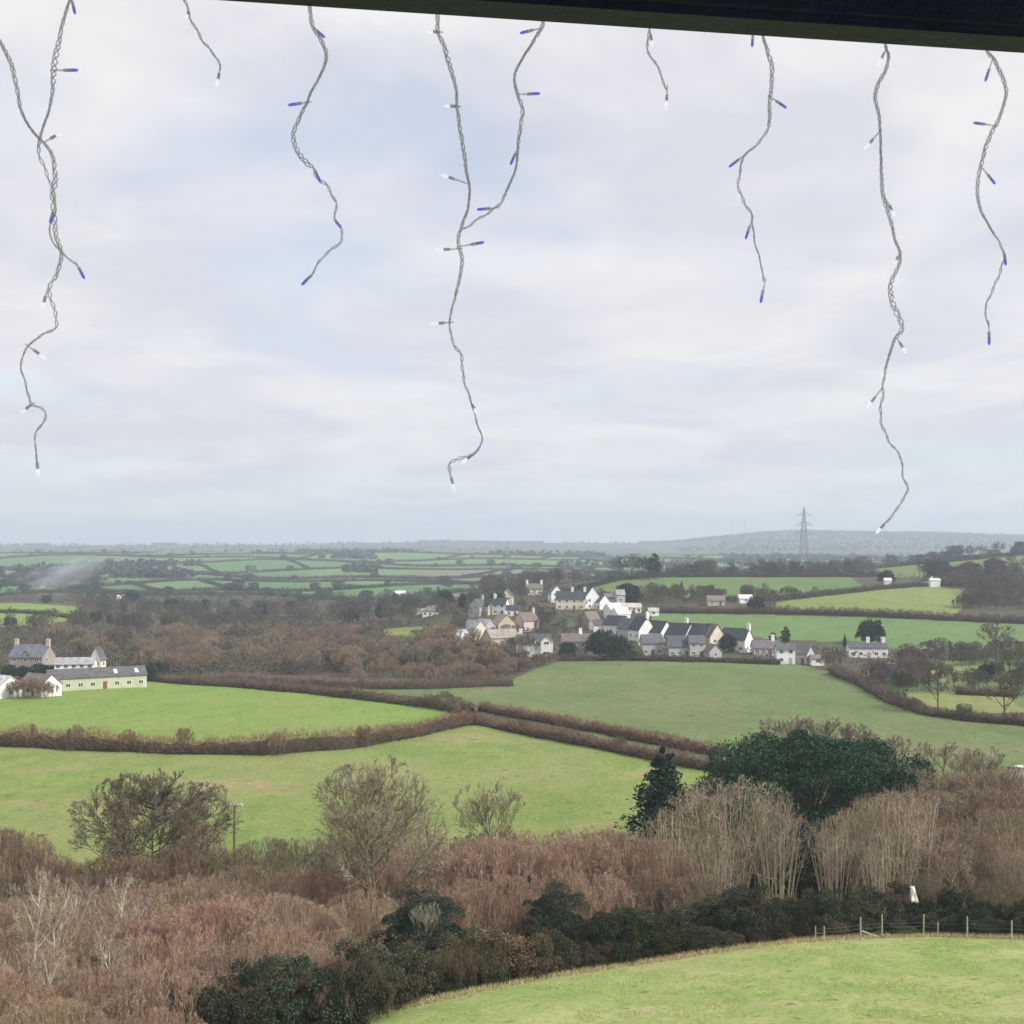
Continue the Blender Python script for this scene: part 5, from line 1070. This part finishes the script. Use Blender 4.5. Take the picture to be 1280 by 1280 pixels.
def cable_mat():
    """clear plastic sleeve: lets the daylight through from behind"""
    m = bpy.data.materials.new('clear_cable'); m.use_nodes = True; t = m.node_tree; t.nodes.clear()
    o_ = N(t, 'ShaderNodeOutputMaterial'); b_ = N(t, 'ShaderNodeBsdfPrincipled'); tr = N(t, 'ShaderNodeBsdfTranslucent'); mx_ = N(t, 'ShaderNodeMixShader', i_Fac=.62); cl = N(t, 'ShaderNodeBsdfTransparent'); mx2 = N(t, 'ShaderNodeMixShader', i_Fac=.52)
    c = mixc(t, ramp(t, noise(t, 260, 3, .6), .42, .60), (.50, .50, .51), (.92, .92, .93)); L(t, c, b_.inputs['Base Color']); L(t, c, tr.inputs['Color'])
    b_.inputs['Roughness'].default_value = .22
    L(t, b_.outputs[0], mx_.inputs[1]); L(t, tr.outputs[0], mx_.inputs[2]); L(t, mx_.outputs[0], mx2.inputs[1]); L(t, cl.outputs[0], mx2.inputs[2]); L(t, mx2.outputs[0], o_.inputs[0])
    return m
M['cable'] = cable_mat()
M['socket'] = cable_mat(); M['socket'].name = 'clear_lamp_socket'; M['socket'].node_tree.nodes['Mix Shader.001'].inputs[0].default_value = .55
M['blue'] = plain('blue_lamp', (.10, .13, .70), .12, emit=(.16, .20, .95), es=.40)
M['clear'] = plain('white_lamp', (.85, .87, .92), .1, emit=(.95, .97, 1.0), es=.55)
def smooth_path(pp, k=10):
    p = np.array(pp, float); p = np.vstack([2*p[0]-p[1], p, 2*p[-1]-p[-2]]); o_ = []
    for i in range(1, len(p)-2):
        for t in np.linspace(0, 1, k, endpoint=False):
            a, b_, c, d_ = p[i-1:i+3]; o_.append(.5*(2*b_ + (c-a)*t + (2*a-5*b_+4*c-d_)*t*t + (3*b_-a-3*c+d_)*t**3))
    o_.append(p[-2]); return np.array(o_)
def tube_path(p, r, n=6):
    m = len(p); tn = unit(np.gradient(p, axis=0)); ref = np.array([0.13, 1.0, .21]); a = unit(np.cross(tn, ref)); b_ = np.cross(tn, a)
    th = 2*np.pi*np.arange(n)/n; r = np.broadcast_to(r, (m,))
    V_q = p[:, None] + (a[:, None]*np.cos(th)[None, :, None] + b_[:, None]*np.sin(th)[None, :, None])*r[:, None, None]
    i = np.arange(m-1)[:, None]*n; j = np.arange(n)[None]
    Qq = np.stack([i+j, i+(j+1) % n, i+n+(j+1) % n, i+n+j], -1).reshape(-1, 4)
    return V_q.reshape(-1, 3), Qq
def hang(px, py, off):
    q = beam_at(px, off); return np.array([q[0], q[1], ZC-(py-HOR)/F*q[1]])
def light_string(path, lamps, label, seed, off=.012, wires=3, thin=.62, hook=True):
    rng = np.random.default_rng(seed)
    P3 = np.array([hang(a, b_, off+.006*math.sin(i*1.7+seed)) for i, (a, b_) in enumerate(path)])
    if hook:                                          # up the outer face of the beam to its hook
        t0 = P3[0].copy(); q = beam_at(path[0][0], .008); P3 = np.vstack([[q[0]*1.0, q[1], max(BZ+.07, t0[2]+.05)], [q[0], q[1], max(BZ+.03, t0[2]+.02)], P3])
    sp = smooth_path(P3, 8)
    ds = np.r_[0, np.cumsum(np.linalg.norm(np.diff(sp, axis=0), axis=1))]; n_ = int(ds[-1]/.0022); tt = np.linspace(0, ds[-1], n_)
    sp = np.stack([np.interp(tt, ds, sp[:, k]) for k in range(3)], 1)
    k3 = np.ones(5)/5
    for k in range(3): sp[2:-2, k] = np.convolve(sp[:, k], k3, 'valid')
    tn = unit(np.gradient(sp, axis=0)); a = unit(np.cross(tn, np.array([.1, 1., .2]))); b_ = np.cross(tn, a)
    f = tt/ds[-1]; hr_ = np.interp(f, [0, thin, 1], [.0017, .0015, .0009])*(1+.35*np.sin(tt*37+seed)+.9*np.maximum(0, np.sin(tt*13+seed*2.3+np.sin(tt*7)))**8)
    o = empty('light_string', tuple(sp[0])); tag(o, label, 'light string', 'icicle lights hanging from the veranda beam')
    parts = []
    for w in range(wires):
        ph = tt*2*np.pi/.030 + w*2*np.pi/wires + .5*np.sin(tt*23+w)
        off_ = (a*np.cos(ph)[:, None] + b_*np.sin(ph)[:, None])*hr_[:, None]
        stop = n_ if w < 2 else int(n_*thin)
        parts.append(tube_path((sp+off_)[:stop] - sp[0], np.interp(f[:stop], [0, 1], [.00125, .0009]), 6))
    Vq, Qq = cat(parts); link('cable', mesh_np('cable', Vq, Qq, [M['cable']], smooth=True), o)
    for (ax, ay, bx, by, colr) in lamps:
        A_, B_ = hang(ax, ay, off), hang(bx, by, off); d = B_-A_; d[0:2] += BN*rng.uniform(-.004, .006); ln_ = np.linalg.norm(d); 
        if ln_ < .016: d = d/ln_*.016 + np.array([0, -.012, 0]); ln_ = np.linalg.norm(d)
        d /= ln_; ln_ = max(ln_, .017); c0 = A_-sp[0]; lens = min(.0105, ln_*.45)
        sk = MB(); sk.bar(c0-d*.006, c0+d*(ln_-lens), .0008, .0018, 7); sk.bar(c0+d*(ln_-lens-.008), c0+d*(ln_-lens+.001), .0022, .0022, 8)
        so_ = link('lamp_socket', sk.mesh('lamp_socket', M['socket'], True), o)
        lb = MB(); lb.bar(c0+d*(ln_-lens), c0+d*(ln_-lens*.35), .0020, .0022, 8); lb.bar(c0+d*(ln_-lens*.35), c0+d*ln_, .0022, .0012, 8)
        link('bulb', lb.mesh('bulb', M['blue' if colr == 'b' else 'clear'], True), so_)
    return o
light_string([(-14, 30), (0, 52), (14, 80), (22, 115), (27, 140), (40, 163), (52, 176), (61, 186), (67, 200), (69, 225), (66, 245), (68, 270), (70, 295), (77, 318), (70, 345), (61, 360), (66, 380), (71, 400), (68, 411), (52, 419), (38, 430), (28, 445), (27, 465), (34, 485), (38, 505), (50, 508), (57, 519), (54, 530), (44, 541), (45, 565), (46, 578)],
  [(60, 175, 77, 165, 'w'), (60, 360, 51, 386, 'w'), (36, 433, 58, 449, 'w'), (39, 506, 31, 515, 'w'), (46, 574, 48, 596, 'w')], 'longest tangled light string with white bulbs and a kinked tail, knotted to its blue neighbour', 1)
light_string([(90, -12), (86, 5), (80, 22), (74, 50), (68, 80), (66, 110), (62, 135), (52, 165), (49, 178), (49, 192), (56, 212), (64, 230), (69, 258), (67, 272), (61, 288), (68, 305), (78, 316), (88, 325), (97, 333)],
  [(90, 0, 94, 18, 'b'), (68, 88, 98, 88, 'b'), (66, 266, 66, 277, 'b'), (97, 332, 106, 349, 'b')], 'light string with blue bulbs knotted into the longest tangled string', 2, off=.022)
light_string([(225, -15), (232, 3), (237, 20), (248, 42), (262, 62), (273, 75), (275, 88)], [(236, 16, 236, 22, 'w'), (275, 86, 271, 109, 'w')], 'short light string curving down to a single clear bulb, beyond the knotted pair', 3, wires=3, thin=.3)
light_string([(387, 6), (390, 30), (398, 45), (407, 62), (407, 78), (400, 95), (389, 115), (383, 130), (374, 148), (367, 165), (368, 180), (378, 198), (390, 210), (397, 222), (410, 234), (420, 255), (419, 275), (428, 290), (426, 302), (412, 314), (400, 325), (391, 342), (388, 347)],
  [(396, 38, 405, 47, 'b'), (384, 128, 360, 131, 'b'), (393, 212, 401, 227, 'b'), (419, 276, 427, 287, 'b'), (389, 344, 377, 356, 'b')], 'wavy light string with five blue bulbs, alone between a short string and the forked pair', 4)
light_string([(547, 22), (547, 38), (556, 60), (563, 85), (570, 110), (571, 130), (575, 160), (580, 190), (583, 215), (587, 235), (585, 260), (578, 280), (573, 295), (574, 310), (578, 325), (574, 350), (568, 375), (562, 402), (567, 430), (577, 445), (578, 465), (583, 485), (590, 505), (595, 525), (602, 545), (602, 555), (594, 566), (585, 571), (570, 574), (562, 581), (562, 592)],
  [(549, 40, 540, 41, 'w'), (571, 133, 567, 133, 'w'), (583, 229, 552, 218, 'w'), (576, 308, 605, 303, 'b'), (573, 311, 545, 313, 'w'), (562, 403, 539, 405, 'w'), (590, 505, 594, 513, 'w'), (597, 562, 577, 580, 'w'), (562, 590, 568, 614, 'w')], 'long light string with clear bulbs and a hooked tail, joined by a blue bulbed branch', 5)
light_string([(679, 28), (676, 36), (668, 50), (655, 70), (645, 88), (643, 100), (647, 118), (653, 135), (652, 150), (649, 170), (647, 190), (645, 210), (637, 230), (627, 252), (617, 262), (603, 270), (590, 280), (577, 287)],
  [(673, 36, 650, 41, 'b'), (650, 118, 675, 117, 'b'), (646, 188, 638, 206, 'b'), (619, 260, 596, 262, 'b')], 'blue bulbed light string slanting across to join the long clear one', 6, off=.020, thin=.8)
light_string([(812, 38), (809, 55), (812, 70), (822, 82), (828, 100), (833, 112)], [(813, 42, 816, 56, 'w'), (834, 111, 834, 134, 'w')], 'short thin light string ending in a dull clear bulb under the middle of the beam', 7, wires=2)
light_string([(954, 46), (960, 65), (965, 85), (964, 110), (962, 130), (962, 150), (958, 165), (945, 182), (930, 195), (925, 215), (923, 235), (930, 252), (940, 270), (941, 285), (944, 305), (950, 325), (955, 352)],
  [(941, 44, 940, 58, 'b'), (964, 122, 985, 133, 'b'), (932, 193, 911, 209, 'b'), (939, 277, 933, 298, 'b'), (956, 353, 952, 378, 'b')], 'S-shaped light string with five blue bulbs between a short string and the longest clear one', 8, thin=.45)
light_string([(1107, 58), (1111, 70), (1108, 85), (1098, 105), (1094, 122), (1098, 140), (1100, 160), (1101, 190), (1102, 220), (1104, 245), (1113, 275), (1119, 300), (1126, 320), (1122, 335), (1115, 350), (1113, 365), (1118, 385), (1127, 405), (1126, 415), (1118, 425), (1113, 440), (1107, 460), (1104, 480), (1103, 500), (1100, 520), (1106, 540), (1112, 553), (1122, 565), (1128, 580), (1128, 595), (1135, 610), (1130, 622), (1115, 645), (1108, 653)],
  [(1107, 62, 1100, 80, 'w'), (1099, 165, 1081, 186, 'w'), (1107, 248, 1120, 270, 'w'), (1123, 320, 1120, 326, 'w'), (1122, 424, 1134, 441, 'w'), (1101, 487, 1086, 509, 'w'), (1108, 652, 1097, 667, 'w')], 'longest clear light string, its thin tail reaching down to the skyline', 9, thin=.7)
light_string([(1234, 64), (1243, 75), (1252, 95), (1258, 112), (1255, 130), (1248, 150), (1240, 165), (1232, 185), (1227, 205), (1223, 220), (1222, 245), (1227, 265), (1238, 285), (1250, 305), (1256, 320), (1253, 332), (1248, 345), (1240, 365), (1233, 380), (1232, 395), (1236, 407)],
  [(1240, 76, 1234, 100, 'b'), (1243, 157, 1216, 154, 'b'), (1228, 210, 1246, 229, 'b'), (1255, 316, 1256, 332, 'b'), (1236, 406, 1237, 431, 'b')], 'wavy blue bulbed light string next to the longest clear one', 10, thin=.7)

# ----------------------------------------------------------------------------------------------
# smoke and haze
# ----------------------------------------------------------------------------------------------
def smoke():
    m = bpy.data.materials.new('bonfire_smoke'); m.use_nodes = True; t = m.node_tree; t.nodes.clear()
    o_ = N(t, 'ShaderNodeOutputMaterial'); v = N(t, 'ShaderNodeVolumePrincipled'); L(t, v.outputs[0], o_.inputs['Volume'])
    v.inputs['Color'].default_value = (.80, .83, .90, 1); v.inputs['Anisotropy'].default_value = .2
    tcx = N(t, 'ShaderNodeTexCoord'); ln_ = N(t, 'ShaderNodeVectorMath', operation='LENGTH'); L(t, tcx.outputs['Object'], ln_.inputs[0])
    r_ = N(t, 'ShaderNodeMapRange'); L(t, ln_.outputs['Value'], r_.inputs[0]); r_.inputs[1].default_value = 1.0; r_.inputs[2].default_value = .1
    nz = N(t, 'ShaderNodeTexNoise', i_Scale=1.9, i_Detail=3.0); L(t, tcx.outputs['Object'], nz.inputs['Vector'])
    k = N(t, 'ShaderNodeMapRange'); L(t, nz.outputs[0], k.inputs[0]); k.inputs[1].default_value = .38; k.inputs[2].default_value = .72
    mu = N(t, 'ShaderNodeMath', operation='MULTIPLY'); L(t, r_.outputs[0], mu.inputs[0]); L(t, k.outputs[0], mu.inputs[1])
    m2 = N(t, 'ShaderNodeMath', operation='MULTIPLY'); L(t, mu.outputs[0], m2.inputs[0]); m2.inputs[1].default_value = .09; L(t, m2.outputs[0], v.inputs['Density'])
    import bmesh
    bm = bmesh.new(); bmesh.ops.create_icosphere(bm, subdivisions=3, radius=1.0); me = bpy.data.meshes.new('smoke'); bm.to_mesh(me); bm.free(); me.materials.append(m)
    x, Y, z = gp(78, 1080)
    o = link('smoke', me, None, None, (x, Y, z+15)); o.scale = (46, 26, 15); o.rotation_euler = (0, R(-17), 0)
    tag(o, 'pale bonfire smoke drifting over the far wood', 'smoke', kind='stuff')
smoke()
hz = bpy.data.materials.new('haze_air'); hz.use_nodes = True; t = hz.node_tree; t.nodes.clear()
o_ = N(t, 'ShaderNodeOutputMaterial'); v = N(t, 'ShaderNodeVolumePrincipled'); L(t, v.outputs[0], o_.inputs['Volume'])
v.inputs['Color'].default_value = (.75, .845, 1.0, 1); v.inputs['Density'].default_value = 2.2e-4; v.inputs['Anisotropy'].default_value = .1
b = MB(); b.box(-9400, 9400, -60, 9300, ZC-45, ZC+190); ho = link('haze', b.mesh('haze', hz)); tag(ho, 'thin bluish haze over the valley', 'haze', kind='stuff')
